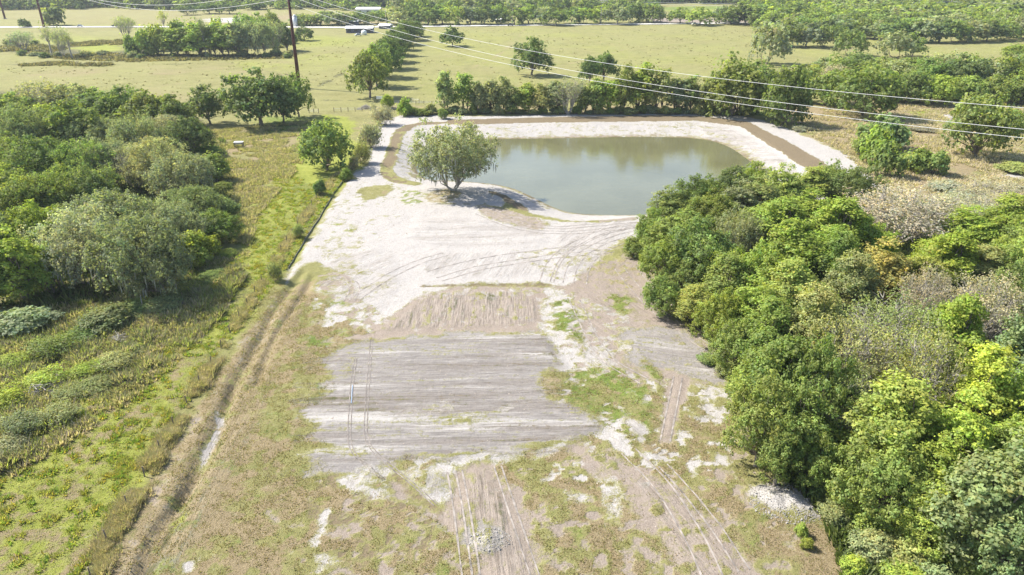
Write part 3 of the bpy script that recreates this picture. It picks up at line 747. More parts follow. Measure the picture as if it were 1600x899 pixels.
# foliage colours (real leaf colours)
FC = {'oak': (.225, .285, .080), 'dark': (.165, .215, .072), 'grey': (.295, .325, .170), 'moss': (.335, .345, .215), 'bright': (.290, .360, .080),
      'lime': (.315, .385, .072), 'yellow': (.345, .38, .10), 'gold': (.375, .365, .13), 'olive': (.315, .335, .135), 'twig': (.41, .38, .27), 'blue': (.235, .285, .125), 'vine': (.33, .40, .08)}

def plant(kind, x, y, w, h, colr, label, cat='tree', group=None, name=None, lod=None, z=None, var=None):
    d = math.hypot(x, y)
    if lod is None: lod = 'n' if d < 175 else ('m' if d < 380 else 'f')
    nv = 2 if lod == 'n' and kind in ('bush', 'slim', 'hedge', 'live') else 3
    v = int(RNG.integers(0, nv)) if var is None else var
    crown, trunk, moss, C, cr = proto(kind, lod, v); S = SPEC[kind]
    if z is None: z = hz(x, y)
    nm = name or {'bush': 'bush', 'bare': 'leafless_tree', 'snag': 'dead_tree', 'maple': 'maple_tree', 'slim': 'young_tree', 'pond': 'oak_tree'}.get(kind, 'oak_tree')
    root = empty(nm, (x, y, z - .05), RNG.uniform(0, 6.28), label=label, cat=cat, group=group)
    root.scale = (w / S['W'], w / S['W'], h / S['H'])
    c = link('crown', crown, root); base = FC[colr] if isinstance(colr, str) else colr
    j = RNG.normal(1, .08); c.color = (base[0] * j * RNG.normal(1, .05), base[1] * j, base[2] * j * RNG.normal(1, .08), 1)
    if lod != 'v': link('trunk', trunk, root)
    if moss: link('moss', moss, root)['kind'] = 'stuff'
    return root
ORD = ['first', 'second', 'third', 'fourth', 'fifth', 'sixth', 'seventh', 'eighth', 'ninth', 'tenth', 'eleventh', 'twelfth', 'thirteenth', 'fourteenth', 'fifteenth', 'sixteenth', 'seventeenth', 'eighteenth', 'nineteenth', 'twentieth',
       'twenty-first', 'twenty-second', 'twenty-third', 'twenty-fourth', 'twenty-fifth', 'twenty-sixth', 'twenty-seventh', 'twenty-eighth', 'twenty-ninth', 'thirtieth', 'thirty-first', 'thirty-second', 'thirty-third', 'thirty-fourth', 'thirty-fifth', 'thirty-sixth']
def by_base(kind, px, ybase, ytop, wpx, colr, label, **kw):
    x, y = G(px, ybase); h = max(1.0, z_for(x, y, ytop)); w = wpx * depth_of(x, y) / F
    y += w * .12                                                   # the seen foot of a crown is its near side
    return plant(kind, x, y, w, h, colr, label, **kw)
def by_crown(kind, px, py, rpx, h, colr, label, **kw):
    h = h * RNG.uniform(.88, 1.14) if h > 6 else h; zc = h * .66; x, y = G(px, py, zc); w = 2 * rpx * depth_of(x, y, zc) / F
    return plant(kind, x, y, w, h, colr, label, **kw)

# --- single trees of the middle distance: kind, x, foot row, top row, width, colour, label
for t in [
 ('pond', 708, 306, 196, 122, 'grey', 'open-crowned oak hung with moss on the sand promontory of the pond'),
 ('round', 509, 268, 198, 74, 'oak', 'round dense green oak in the yellow meadow left of the pond corner'),
 ('oak', 404, 199, 112, 96, 'dark', 'largest dark oak of the clump below the tall steel pole'),
 ('oak', 441, 194, 118, 62, 'dark', 'middle oak of the clump below the tall steel pole, trunk showing'),
 ('oak', 466, 184, 122, 40, 'oak', 'smaller oak at the right end of the clump below the steel pole'),
 ('oak', 326, 196, 140, 56, 'dark', 'dark round oak at the corner of the left woods, beside the shaded meadow'),
 ('oak', 831, 119, 66, 52, 'dark', 'lone round oak in the pasture above the pond tree line'),
 ('oak', 707, 73, 44, 33, 'dark', 'lone small oak in the pasture right of the lane row'),
 ('oak', 921, 132, 88, 28, 'dark', 'left one of two oaks touching crowns above the pond tree line'),
 ('oak', 944, 129, 82, 38, 'dark', 'right one of two oaks touching crowns above the pond tree line'),
 ('live', 1198, 101, 38, 58, 'grey', 'grey-green oak standing alone at the right edge of the open pasture'),
 ('live', 1328, 88, 48, 48, 'oak', 'small oak with a visible trunk in front of the right-hand woodland'),
 ('live', 1400, 92, 52, 52, 'grey', 'pale moss-grey oak leaning beside a darker oak in the right pasture'),
 ('oak', 1427, 89, 55, 34, 'oak', 'dark oak with a bare trunk beside the pale moss-grey oak'),
 ('hedge', 1150, 182, 97, 92, 'oak', 'widest oak of the tree line behind the pond, at its right end'),
 ('hedge', 1226, 196, 106, 66, 'dark', 'dark oak reaching down to the white sand at the pond right corner'),
 ('round', 1352, 186, 110, 92, 'oak', 'big domed oak under the wires right of the pond corner'),
 ('hedge', 1297, 165, 108, 70, 'oak', 'oak between the pond corner oak and the big domed oak'),
 ('round', 1530, 248, 157, 88, 'oak', 'large round oak in the dry meadow at the right edge'),
 ('hedge', 1578, 206, 172, 42, 'oak', 'small green tree touching the large round oak at the right edge'),
 ('bush', 1388, 235, 192, 68, 'blue', 'grey-green rounded shrub mass right of the pond bank', ),
 ('bush', 1372, 256, 212, 44, 'bright', 'bright green shrub in front of the grey-green shrub mass'),
 ('bush', 1350, 244, 216, 30, 'oak', 'low dark shrub on the left of the grey-green shrub mass'),
 ('bush', 1385, 276, 235, 44, 'oak', 'round green shrub below the bright shrub right of the pond'),
 ('bush', 1432, 270, 240, 46, 'oak', 'low green shrub middle of three right of the pond end'),
 ('bush', 1462, 274, 242, 36, 'oak', 'low green shrub rightmost of three right of the pond end'),
 ('bush', 85, 40, 18, 28, 'dark', 'dark round tree beside the distant steel pole on the road'),
 ('bush', 38, 43, 33, 16, 'dark', 'small dark bush on the far road verge at far left'),
 ('oak', 475, 64, 42, 26, 'dark', 'small dark tree right of the steel pole at the marsh end'),
 ('oak', 292, 24, 8, 24, 'dark', 'leftmost of three round trees in the field past the road'),
 ('oak', 326, 22, 4, 28, 'dark', 'middle of three round trees in the field past the road'),
 ('oak', 357, 22, 3, 26, 'dark', 'rightmost of three round trees in the field past the road'),
 ('bush', 634, 182, 160, 24, 'vine', 'bright green weed clump at the top left rim of the pond')]:
    nm = None
    by_base(*t, cat='shrub' if t[0] == 'bush' and t[2] > 100 else 'tree', name='tree' if t[2] < 70 and t[0] == 'bush' else None)

# --- oaks along the lane
lane = [(577,154,80,56),(588,137,72,50),(598,122,66,50),(606,109,60,48),(612,98,55,46),(619,88,50,42),(625,79,44,40),(631,71,38,40),(637,64,33,42),(642,58,30,38)]
for i, (px, yb, yt, w) in enumerate(lane):
    by_base('oak', px, yb, yt, w, 'oak' if i < 2 else 'dark', f'{ORD[i]} oak from the near end of the lane row above the pond', group='oaks in a row along the lane', lod='m')

# --- tree line between pond and pasture
rowp = [(697,179,116,26,'slim','olive'),(727,179,119,34,'slim','bright'),(748,181,132,24,'slim','grey'),(768,180,127,34,'slim','grey'),(789,180,126,26,'slim','olive'),(806,181,142,24,'slim','oak'),(823,180,132,32,'slim','bright'),(846,181,136,30,'slim','olive'),
        (868,181,128,34,'slim','grey'),(888,184,126,48,'bare','grey'),(912,181,136,30,'slim','oak'),(930,181,124,34,'slim','oak'),(952,181,130,32,'slim','bright'),(975,180,112,40,'oak','oak'),(1003,179,108,46,'slim','bright'),(1030,180,112,42,'slim','olive'),(1056,180,124,36,'slim','grey'),(1076,179,124,38,'slim','oak'),(1100,180,126,40,'oak','olive'),(1120,180,132,40,'slim','grey')]
for i, (px, yb, yt, w, k, c) in enumerate(rowp):
    by_base(k, px, yb - 3, yt - 1, w, c, f'{ORD[i]} tree from the left in the line behind the pond', group='trees in the line behind the pond', lod='m')
for i in range(30):
    px = 672 + i * 17.5 + RNG.uniform(-5, 5)
    by_base('bush', px, 179.5 - (i % 3), 170 + RNG.uniform(-5, 3), RNG.uniform(14, 26), ['olive', 'oak', 'grey'][i % 3], f'{ORD[i]} undergrowth bush from the left at the foot of the pond tree line', cat='shrub', group='undergrowth bushes along the pond tree line')
# --- right hedge
hedge = [(1180,150,100,40),(1215,152,112,44),(1262,140,104,50),(1290,128,95,46),(1315,136,92,52),(1345,118,84,50),(1375,135,88,52),(1405,142,92,50),(1425,125,92,50),(1450,148,98,54),(1470,130,86,50),(1500,150,88,60),(1515,138,90,52),(1540,152,96,54),(1560,140,92,48),(1580,155,92,56),(1600,142,84,52),(1622,155,84,56),(1645,140,80,60),(1675,150,80,60),
         (1385,160,112,50),(1425,162,112,50),(1465,166,116,48),(1590,92,70,36),(1240,160,128,40),(1480,158,120,44),(1520,160,118,44),(1555,162,118,44),(1600,165,115,50),(1710,160,85,60),(1640,118,74,50),(1660,165,108,60)]
for i, (px, yb, yt, w) in enumerate(sorted(hedge)):
    by_base('hedge' if i % 4 else 'oak', px, yb, yt, w * 1.15, ['oak', 'dark', 'oak', 'bright', 'grey'][i % 5], f'{ORD[i]} tree from the left in the thick hedgerow right of the pasture', group='trees of the hedgerow right of the pasture', lod='m')
by_base('bare', 1300, 150, 104, 40, 'twig', 'pale thin tree rising in the hedgerow above the pond corner', lod='m')
by_base('bush', 1478, 153, 136, 22, 'yellow', 'pale yellow shrub at the foot of the right hedgerow', cat='shrub')

# --- marsh at the left
marsh = [(208,88,60,24,'bush','oak'),(228,88,52,34,'bush','bright'),(250,88,48,38,'bush','bright'),(272,88,46,40,'slim','bright'),(292,88,45,38,'slim','oak'),(312,89,42,40,'slim','bright'),(332,89,42,36,'slim','oak'),(352,89,44,38,'slim','bright'),(372,89,36,40,'slim','grey'),(392,88,30,44,'live','grey'),(412,85,32,38,'live','grey'),(430,82,34,36,'bare','grey'),(448,80,40,28,'slim','dark'),(240,80,50,30,'bush','bright'),(280,78,42,34,'bush','bright'),(300,76,42,34,'bush','oak'),(340,76,38,36,'bush','bright'),(385,74,24,40,'live','oak'),(405,70,22,40,'oak','oak'),(425,68,18,36,'oak','oak')]
for i, (px, yb, yt, w, k, c) in enumerate(sorted(marsh)):
    by_base(k, px, yb, yt, w, c, f'{ORD[i]} tree from the left in the marsh thicket beyond the woods', group='trees of the marsh thicket', lod='m')
for px, yb, yt, w, c, lb in [(35,80,50,34,'grey','leaning half-dead tree at the left end of the marsh'),(80,88,42,22,'olive','bare forked tree second from the left in the marsh'),(98,90,44,26,'grey','ragged grey tree in the middle of the marsh trees'),(112,92,50,18,'grey','thin dead tree right of the ragged grey marsh tree'),
                             (196,59,28,34,'olive','thin forked tree standing alone at the far marsh edge'),(259,60,12,14,'yellow','tall dead trunk with a tuft of leaves above the thicket'),(318,72,27,16,'dark','tall dead snag rising from the marsh thicket'),(322,90,30,12,'dark','vine-covered dead snag in the thicket middle')]:
    by_base('bare' if w > 24 else 'snag', px, yb, yt, w, c, lb, lod='m', name='dead_tree')
for i, px in enumerate(sorted(RNG.uniform(0, 455, 36))):
    yb = RNG.choice([70, 74, 84, 88, 90]) + RNG.uniform(-2, 2)
    if 110 < px < 210 and yb < 80: continue
    by_base('bush', px, yb, yb - RNG.uniform(4, 8), RNG.uniform(9, 18), ['olive', 'dark', 'grey'][i % 3], f'{ORD[i]} low scrub clump from the left in the dark marsh bed', cat='shrub', group='scrub clumps in the marsh')

# --- left woods, crown by crown: x, y of crown centre, radius, height, kind, colour, words
left = [
 (18,165,34,11,'oak','bright','back left corner'),(60,150,36,11,'bare','grey','thin ragged one at the back edge'),(105,152,34,11,'live','grey','back edge near the pasture'),(150,158,34,11,'oak','oak','back edge left of centre'),(190,160,34,12,'oak','oak','back edge, dark one of the middle'),
 (232,165,34,12,'oak','oak','back edge, round one right of the middle'),(268,172,30,12,'oak','dark','back right corner beside the pasture'),(-20,190,40,12,'oak','oak','second rank at the picture edge'),(30,195,42,12,'live','blue','second rank, blue-grey left one'),(75,185,36,12,'oak','bright','second rank, yellow-green one'),
 (115,190,40,12,'oak','oak','second rank, centre'),(160,200,40,12,'live','grey','second rank, right of centre'),(205,205,38,12,'live','grey','second rank, pale one'),(250,200,38,11,'live','moss','second rank, moss-grey one'),(290,205,32,10,'oak','dark','dark one at the shaded right edge'),
 (20,232,40,12,'oak','oak','third rank, left'),(60,245,46,13,'oak','oak','third rank, broad one'),(110,245,44,13,'live','oak','third rank, centre'),(160,240,42,12,'live','grey','third rank, right of centre'),(205,255,40,10,'bare','grey','brown twiggy one in the hollow'),(245,245,42,12,'live','moss','palest moss-hung one above the twiggy hollow'),
 (285,262,44,11,'live','moss','right edge, pale silver one'),(325,262,30,6,'bush','oak','low leafy one at the right edge'),(-10,290,36,11,'maple','lime','bright yellow-green one at the picture edge'),(35,300,46,12,'oak','oak','fourth rank, left'),(90,295,44,12,'live','oak','fourth rank, centre'),(135,285,40,12,'oak','oak','fourth rank, right'),
 (300,310,44,10,'live','blue','lower right one beside the rough strip'),(330,345,32,7,'oak','oak','low dark one at the right corner'),(345,320,22,4,'bush','blue','small shrub by the rough strip'),(165,330,66,14,'live','grey','huge spreading one with silver-grey crown'),(120,370,62,13,'live','moss','huge nearest one dripping with moss'),
 (215,375,66,13,'live','grey','huge nearest one, right half of the front'),(260,340,44,11,'live','grey','behind the huge nearest one'),(50,350,46,11,'oak','bright','leafy green one left of the huge one'),(20,400,44,10,'maple','bright','front left, bright green understorey one'),(-15,360,40,12,'oak','blue','edge one with a dark trunk showing'),
 (250,410,40,8,'live','grey','front right skirt of the wood'),(70,415,34,7,'bush','bright','front understorey, left of the trunks'),(300,385,30,5,'bush','bright','low one where the wood meets the meadow'),(-60,240,50,12,'oak','oak','beyond the left frame, upper'),(-70,330,60,13,'live','grey','beyond the left frame, middle'),(-50,430,50,11,'oak','oak','beyond the left frame, lower')]
for (px, py, r_, h, k, c, wd) in left:
    w = {'oak': 'oak', 'live': 'spreading oak', 'bare': 'twiggy tree', 'bush': 'leafy shrub', 'maple': 'broadleaf tree'}[k]
    by_crown(k, px, py, r_ * 1.12, h, c, f'{w} in the left woods, {wd}', cat='shrub' if k == 'bush' else 'tree', group='trees of the left woods', lod='n' if py > 190 else 'm')
# shrubs along the wood's front
for (px, py, r_, h, c, wd) in [(165,495,32,3.6,'blue','silvery green rounded shrub at the foot of the huge mossy oak'),(205,480,26,3.2,'blue','smaller silvery shrub right of the rounded one'),(130,520,24,2.6,'oak','low green shrub below the silvery shrub'),(30,500,32,4,'blue','dark shrub at the left edge below the trunks'),(75,540,30,3,'oak','spreading green shrub left of the silvery shrubs'),
    (20,560,26,2.4,'bright','broad-leaved green shrub at the left picture edge'),(60,590,26,2.0,'vine','yellow-green vine mound left of the brush pile'),(130,575,22,1.8,'vine','yellow-green vine mound above the brush'),(5,620,24,2.6,'vine','bright shrub at the left edge lower down'),(110,610,26,2.0,'olive','olive brush mound in the left meadow'),(180,560,26,2.0,'olive','olive brush mound near the wood front'),
    (90,645,28,2.0,'grey','grey brush mound at the lower wood edge'),(30,660,30,2.4,'grey','grey brush mound near the left picture edge'),(210,545,20,1.6,'olive','small olive mound right of the brush'),(5,700,26,2.0,'grey','lowest grey brush mound at the left edge'),(250,475,26,2.4,'grey','grey shrub under the right skirt of the wood'),(285,445,26,2.2,'olive','twiggy brown shrub at the fallen branches'),
    (330,430,20,1.6,'oak','small dark shrub beside the fallen branches'),(150,600,22,1.8,'olive','brownish mound between brush and meadow'),(355,395,18,1.5,'bright','small green shrub in the rough strip'),(340,290,20,2.5,'oak','dark leafy shrub beside the white trough'),(320,235,26,4,'oak','dark leafy shrub left of the white trough')]:
    by_crown('brush' if c in ('olive', 'grey') or py > 510 else 'bush', px, py, r_ * RNG.uniform(.85, 1.4), h * RNG.uniform(.4, .75), c if c != 'blue' or px in (165, 205) else 'grey', wd, cat='shrub', name='shrub', group='shrubs along the left woods', lod='n')

# --- right woods, crown by crown
right = [
 (1150,282,34,9,'oak','dark','dark top crown nearest the water'),(1108,292,30,9,'oak','oak','second crown from the top along the water'),(1180,270,26,9,'oak','bright','crown jutting above the pond at the top'),(1050,322,32,8,'oak','oak','left crown at the waterline'),(1082,308,30,9,'oak','dark','left crown behind the waterline one'),
 (1115,325,38,10,'oak','oak','third crown inland from the water'),(1155,315,36,10,'oak','grey','greyer crown behind the water edge'),(1025,355,30,8,'oak','oak','leftmost crown beside the sand'),(1065,360,40,10,'oak','oak','broad crown at the left edge'),(1040,398,34,9,'oak','oak','left edge crown above the bare corner'),
 (1095,385,48,11,'oak','oak','domed crown with dark shade beside it'),(1165,355,36,10,'live','grey','sprawling one over the dark hollow'),(1190,310,38,11,'maple','olive','pale crown with yellow tips by the bank'),(1230,295,34,10,'maple','yellow','yellowish crown against the sand bank'),(1265,285,30,9,'maple','yellow','yellow-green crown at the bank end'),
 (1305,275,34,10,'oak','oak','rounded crown at the end of the brown path'),(1340,290,32,9,'oak','dark','dark crown right of the path end'),(1215,345,48,12,'maple','bright','tall bright crown right of the hollow'),(1270,335,48,12,'oak','bright','bright domed crown above centre'),(1310,350,48,12,'maple','bright','bright crown beside the leafless tree'),
 (1240,395,50,13,'maple','bright','centre crown of upper rank'),(1300,400,48,12,'oak','bright','dense crown left of the leafless tree'),(1190,420,46,12,'oak','bright','crown above the fan palm hollow'),(1140,432,42,9,'oak','oak','olive domed crown over the hollow'),(1070,432,26,6,'oak','oak','low crown at the tip by the soil'),
 (1035,455,28,6,'oak','oak','low round crown beside the bare soil'),(1090,470,34,7,'maple','yellow','yellow-green low crown near the bare soil'),(1130,485,38,8,'oak','bright','green crown above the dark shade'),(1180,475,44,11,'oak','bright','middle crown of the left front'),(1240,455,50,13,'maple','yellow','crown tipped with orange young leaves'),
 (1160,530,40,9,'oak','oak','left front crown over grey soil'),(1210,525,48,12,'oak','oak','green crown of the left centre'),(1270,520,48,13,'maple','olive','crown left of the black gap'),(1330,450,42,12,'maple','olive','crown with golden edges above the gap'),(1385,425,50,11,'maple','gold','gold-tinged crown below the leafless tree'),
 (1440,430,40,10,'maple','yellow','yellow crown right of the gold one'),(1480,400,46,10,'maple','lime','brightest lime crown of upper right'),(1520,355,46,9,'maple','lime','lime crown near the dry meadow'),(1585,345,46,10,'maple','bright','crown at right edge by the meadow'),(1600,400,46,11,'oak','bright','right edge crown, upper'),
 (1600,450,46,12,'oak','oak','right edge crown, middle'),(1215,585,52,13,'oak','oak','broad crown above the clearing edge'),(1275,590,50,14,'oak','oak','tall crown with pale trunk showing'),(1180,595,34,8,'oak','bright','yellow-topped crown at the clearing edge'),(1195,650,48,10,'oak','oak','crown bulging into the clearing'),
 (1250,660,50,11,'oak','oak','crown behind the clearing bulge'),(1222,700,32,7,'oak','oak','low crown above the white rubble'),(1282,722,28,6,'oak','oak','shaded low crown above the rubble'),(1330,560,60,13,'bare','olive','olive twiggy crown below the gap'),(1400,520,70,13,'bare','olive','wide olive twiggy crown in centre'),
 (1440,580,60,12,'bare','olive','twiggy crown with yellow sprigs'),(1330,640,46,10,'bare','olive','tangled twiggy crown over dark ground'),(1400,600,40,9,'maple','yellow','yellow sprig crown among the twiggy ones'),(1490,520,46,12,'maple','lime','lime crown left of grey twigs'),(1500,590,52,12,'maple','bright','green crown below the lime one'),
 (1545,620,56,13,'maple','lime','tall lime crown at right'),(1600,560,52,13,'oak','blue','blue-green crown at right edge'),(1600,640,50,12,'maple','bright','right edge crown above the lime pair'),(1400,670,72,13,'oak','bright','largest bright crown of the foreground'),(1395,735,60,10,'oak','oak','lower half crown of the foreground giant'),
 (1500,690,56,12,'maple','lime','lime crown beside the foreground giant'),(1480,745,50,10,'maple','vine','yellow-green crown below the lime one'),(1580,710,54,12,'maple','bright','crown between lime and grey ones'),(1560,770,80,12,'oak','blue','grey-green giant in the lower right corner'),(1600,830,60,10,'oak','blue','lower right corner crown, lowest'),
 (1450,800,44,7,'maple','bright','low bright crown over the black hole'),(1310,420,36,12,'oak','oak','upper crown just left of gold one'),(1350,370,40,10,'oak','bright','crown at the foot of the leafless tree'),(1545,420,40,8,'maple','olive','olive crown by the sandy gap'),
 (1660,380,60,11,'oak','oak','beyond the right frame, upper'),(1670,480,60,12,'oak','oak','beyond the right frame, middle'),(1680,600,60,13,'maple','bright','beyond the right frame, lower'),(1690,720,70,12,'oak','oak','beyond the right frame, lowest')]
for i, (px, py, r_, h, k, c, wd) in enumerate(right):
    if k == 'oak' and i % 5 in (1, 3) and py > 300: k = 'maple'
    w = {'oak': 'leafy tree', 'live': 'sprawling tree', 'bare': 'tree', 'maple': 'tree'}[k]
    by_crown(k, px, py, r_ * (1.15 if k == 'oak' else 1.08), h, c, f'{w} in the right woods, {wd}', group='trees of the right woods', lod='n', name='broadleaf_tree')
for (px, py, r_, h, c, wd) in [(1410,330,78,10,'twig','big leafless grey tree with forked limbs above the right woods'),(1500,330,56,8,'twig','second leafless tree right of the big forked one'),(1545,300,50,6,'twig','low leafless thicket tree by the dry meadow'),(1570,330,40,7,'twig','leafless tree near the right edge by the sandy gap'),(1540,480,62,12,'twig','grey leafless tree among the right woods'),(1450,470,46,11,'twig','leafless olive tree left of the grey one'),(1270,640,24,9,'twig','narrow bare tree over the clearing edge')]:
    by_crown('bare', px, py, r_, h, c, wd, lod='n')
for (px, py, r_, h, c, wd) in [(993,384,20,3.2,'oak','separate low bush on the sand left of the right woods'),(1175,690,14,1.6,'oak','small bush poking out at the clearing edge'),(1155,605,16,2,'oak','small dark bush under the clearing edge crowns'),(1105,560,16,1.0,'blue','thin grey-green sprawling plant on the grey soil'),(1135,575,18,1.4,'blue','thin grey-green plant nearer the trees'),
    (1255,828,11,1.2,'bright','green weed bush below the white rubble'),(1262,848,10,1.0,'bright','small green weed by the rubble, lower'),(1335,882,20,1.6,'vine','bright round bush at the bottom right edge'),(1320,760,30,2.4,'oak','undergrowth mound above the rubble right end'),(1350,800,36,2.4,'bright','light green undergrowth mound below the woods'),(1400,815,36,2.4,'bright','light undergrowth mound second from the left'),
    (1365,850,34,2.0,'grey','greyish undergrowth mound at the bottom'),(1430,860,40,2.4,'olive','olive undergrowth mound at the bottom centre right'),(1480,850,36,2.6,'bright','bright undergrowth mound under the black hole'),(1520,880,40,2.6,'oak','green undergrowth mound at the bottom edge'),(1420,905,40,2.0,'bright','bottom edge undergrowth mound, left one'),(1580,900,44,2.6,'oak','bottom right corner undergrowth mound'),
    (1305,800,26,1.8,'olive','dry undergrowth at the rubble edge'),(1460,905,36,2,'grey','bottom edge undergrowth mound, grey one'),(1290,755,26,2.4,'dark','shaded shrub behind the rubble'),(1310,700,30,4,'dark','dark shrub in the hollow left of the giant crown'),(1120,520,20,2,'oak','shrub in the dark shade by the soil'),
    (1560,285,30,2,'twig','dry shrub patch in the right meadow'),(1480,290,26,2,'twig','dry shrub patch behind the leafless trees'),(1590,262,28,2,'olive','olive shrub under the right oak'),(1440,200,20,1.2,'twig','pale weeds below the hedgerow'),(1250,200,14,1.2,'twig','brown weeds beside the sand corner')]:
    by_crown('bush', px, py, r_, h, c, wd, cat='shrub', group='bushes around the right woods', lod='n')
# strip left of the pond: thin brushy plants along the path
for (px, yb, yt, w, k, c, wd) in [(598,196,170,32,'brush','twig','brown brushy shrub at the head of the sand path'),(578,232,196,36,'brush','twig','brown twiggy shrub beside the sand path, middle'),(566,256,228,26,'brush','olive','green shrub right of the round oak by the sand path'),(553,266,246,16,'brush','twig','thin twigs at the foot of the round oak'),(604,170,152,22,'bush','vine','green bush under the white board'),
    (540,282,266,18,'bush','oak','small bush at the top end of the silt fence'),(640,180,168,26,'bush','oak','low bush at the pond corner, left'),(660,181,172,24,'bush','oak','low bush at the pond corner, right'),(500,305,285,20,'bush','dark','dark low bush in the yellow meadow'),(466,372,354,18,'brush','olive','small brush beside the silt fence, upper one'),
    (430,438,414,22,'brush','olive','small brush beside the silt fence, lower one'),(692,186,172,16,'bush','oak','bush under the leftmost line tree')]:
    by_base(k, px, yb, yt, w, c, wd, cat='shrub', name='shrub', group='shrubs left of the pond', lod='n')

# --- far woods: the nearer trees one by one, the mass behind as one wood
far_rows = [
 ('trees along the north side of the road', [(x_, 40 - (x_ - 600) * .006 + d, t_, 32) for x_, d, t_ in [(478,0,22),(500,-1,20),(520,0,19),(542,-1,21),(470,-2,24),(560,-2,19),(585,-2,18),(605,-2,14),(622,0,13),(645,-1,14),(668,0,12),(690,-1,10),(712,0,12),(735,-1,8),(757,0,10),(780,-1,10),(803,0,12),(826,-1,9),(850,0,12),(868,2,14),(893,-1,11),(915,0,14),(938,-1,11),(965,1,9),(985,-2,8),(1010,-3,7)]]),
 ('trees by the right end of the road', [(1018,36,7,32),(1063,37,14,32),(1095,40,13,36),(1143,38,8,36),(1165,40,5,42),(1190,38,8,40),(1128,35,12,28)]),
 ('front trees of the right-hand woodland', [(1205,72,38,34),(1232,74,36,36),(1262,74,38,36),(1290,74,42,34),(1318,70,40,30),(1225,64,30,36),(1255,62,28,36),(1285,62,28,36),(1310,60,28,36),(1340,60,30,36),(1368,62,34,36),(1395,66,34,38),(1420,66,30,38),(1445,67,32,38),(1470,67,32,38),(1495,67,34,38),(1520,66,32,40),(1545,65,34,38),(1570,63,34,38),(1597,61,30,38),(1622,61,30,40)])]
for gname, rows in far_rows:
    short = {'trees along the north side of the road': 'in the row north of the road', 'trees by the right end of the road': 'of the cluster at the right end of the road', 'front trees of the right-hand woodland': 'along the front of the right woodland'}[gname]
    for i, (px, yb, yt, w) in enumerate(sorted(rows)):
        by_base('oak' if i % 3 else 'live', px, yb, yt, w * 1.15, ['oak', 'bright', 'dark', 'oak', 'grey'][(i * 3) % 5] if 'front' not in gname else ['oak', 'grey', 'dark'][i % 3], f'{ORD[i]} tree from the left {short}', group=gname, lod='f')

def wood(name, label, pts, spacing, hgt_, wid, colrs, seed):
    r = np.random.default_rng(seed); P_ = [tuple(p) for p in pts]
    xs_ = [p[0] for p in P_]; ys_ = [p[1] for p in P_]
    X, Y = np.meshgrid(np.arange(min(xs_), max(xs_), spacing), np.arange(min(ys_), max(ys_), spacing)); X = X.ravel() + r.normal(0, spacing * .25, X.size); Y = Y.ravel() + r.normal(0, spacing * .25, Y.size)
    k = sdist(X, Y, P_) > 0; X, Y = X[k], Y[k]; Vs = []; Fs = []; Ts = []; b = 0
    for x, y in zip(X, Y):
        lod = 'f' if (y < 620) else 'v'
        crown = proto('oak' if r.random() < .6 else 'live', lod, int(r.integers(0, 3)))[0]
        key = crown.name
        if key not in CACHE:
            v = np.empty(len(crown.vertices) * 3, np.float32); crown.vertices.foreach_get('co', v)
            t = np.empty(len(crown.vertices) * 4, np.float32); crown.color_attributes['tint'].data.foreach_get('color', t)
            CACHE[key] = (v.reshape(-1, 3), t.reshape(-1, 4)[:, :3])
        v, t = CACHE[key]; a = r.uniform(0, 6.28); sc = wid / 11 * r.uniform(.8, 1.3); sz = hgt_ / 10.5 * r.uniform(.75, 1.2)
        ca, sa = math.cos(a) * sc, math.sin(a) * sc
        Vs.append(np.c_[v[:, 0] * ca - v[:, 1] * sa + x, v[:, 0] * sa + v[:, 1] * ca + y, v[:, 2] * sz]); n = len(v)
        c = np.array(FC[colrs[int(r.integers(0, len(colrs)))]]) * r.normal(1, .1)
        Ts.append(t * c); Fs.append(np.arange(n).reshape(-1, 4) + b); b += n
    me = mesh_np(name, np.concatenate(Vs), np.concatenate(Fs), M_LEAF, np.concatenate(Ts)); o = link(name, me)
    o.color = (1, 1, 1, 1); tag(o, label, 'woodland', kind='stuff'); print(name, len(X), 'trees', b // 4, 'quads')
CACHE = {}
wood('right_woodland', 'mixed green woodland filling the upper right beyond the pasture', [G(1205,60), G(1330,56), G(1600,56), G(1750,52), (900, 900), (560, 1000), (340, 980), G(1170,30), G(1185,45)], 12.5, 12, 16, ['oak', 'grey', 'bright', 'oak', 'dark'], 3)
wood('far_woodland_west', 'dark distant wood along the top left edge', [(-1150, 760), G(0,16), G(120,15), G(150,12), G(205,14), G(260,16), G(290,8), G(400,5), G(440,12), G(600,13), G(700,9), (-20, 1500), (-1500, 1500)], 15, 13, 15, ['dark', 'dark', 'blue', 'oak'], 4)
wood('far_woodland_north', 'distant wood above the road behind the roadside trees', [G(600,26), G(860,24), G(1000,24), G(1025,14), G(1010,6), (250, 1500), (-60, 1500), G(650,12)], 14, 13, 14, ['dark', 'oak', 'oak', 'grey'], 5)
wood('far_woodland_east', 'dark distant wood beyond the crop field at the top', [G(1020,6), G(1180,8), G(1200,12), (600, 1050), (900, 1000), (1600, 1500), (250, 1500)], 15, 13, 15, ['dark', 'blue', 'oak'], 6)
wood('mid_hedges', 'scattered hedges in the fields past the road', [G(255,14), G(300,13), G(480,11), G(600,16), G(600,20), G(470,15), G(300,18)], 20, 9, 13, ['dark', 'oak'], 8)

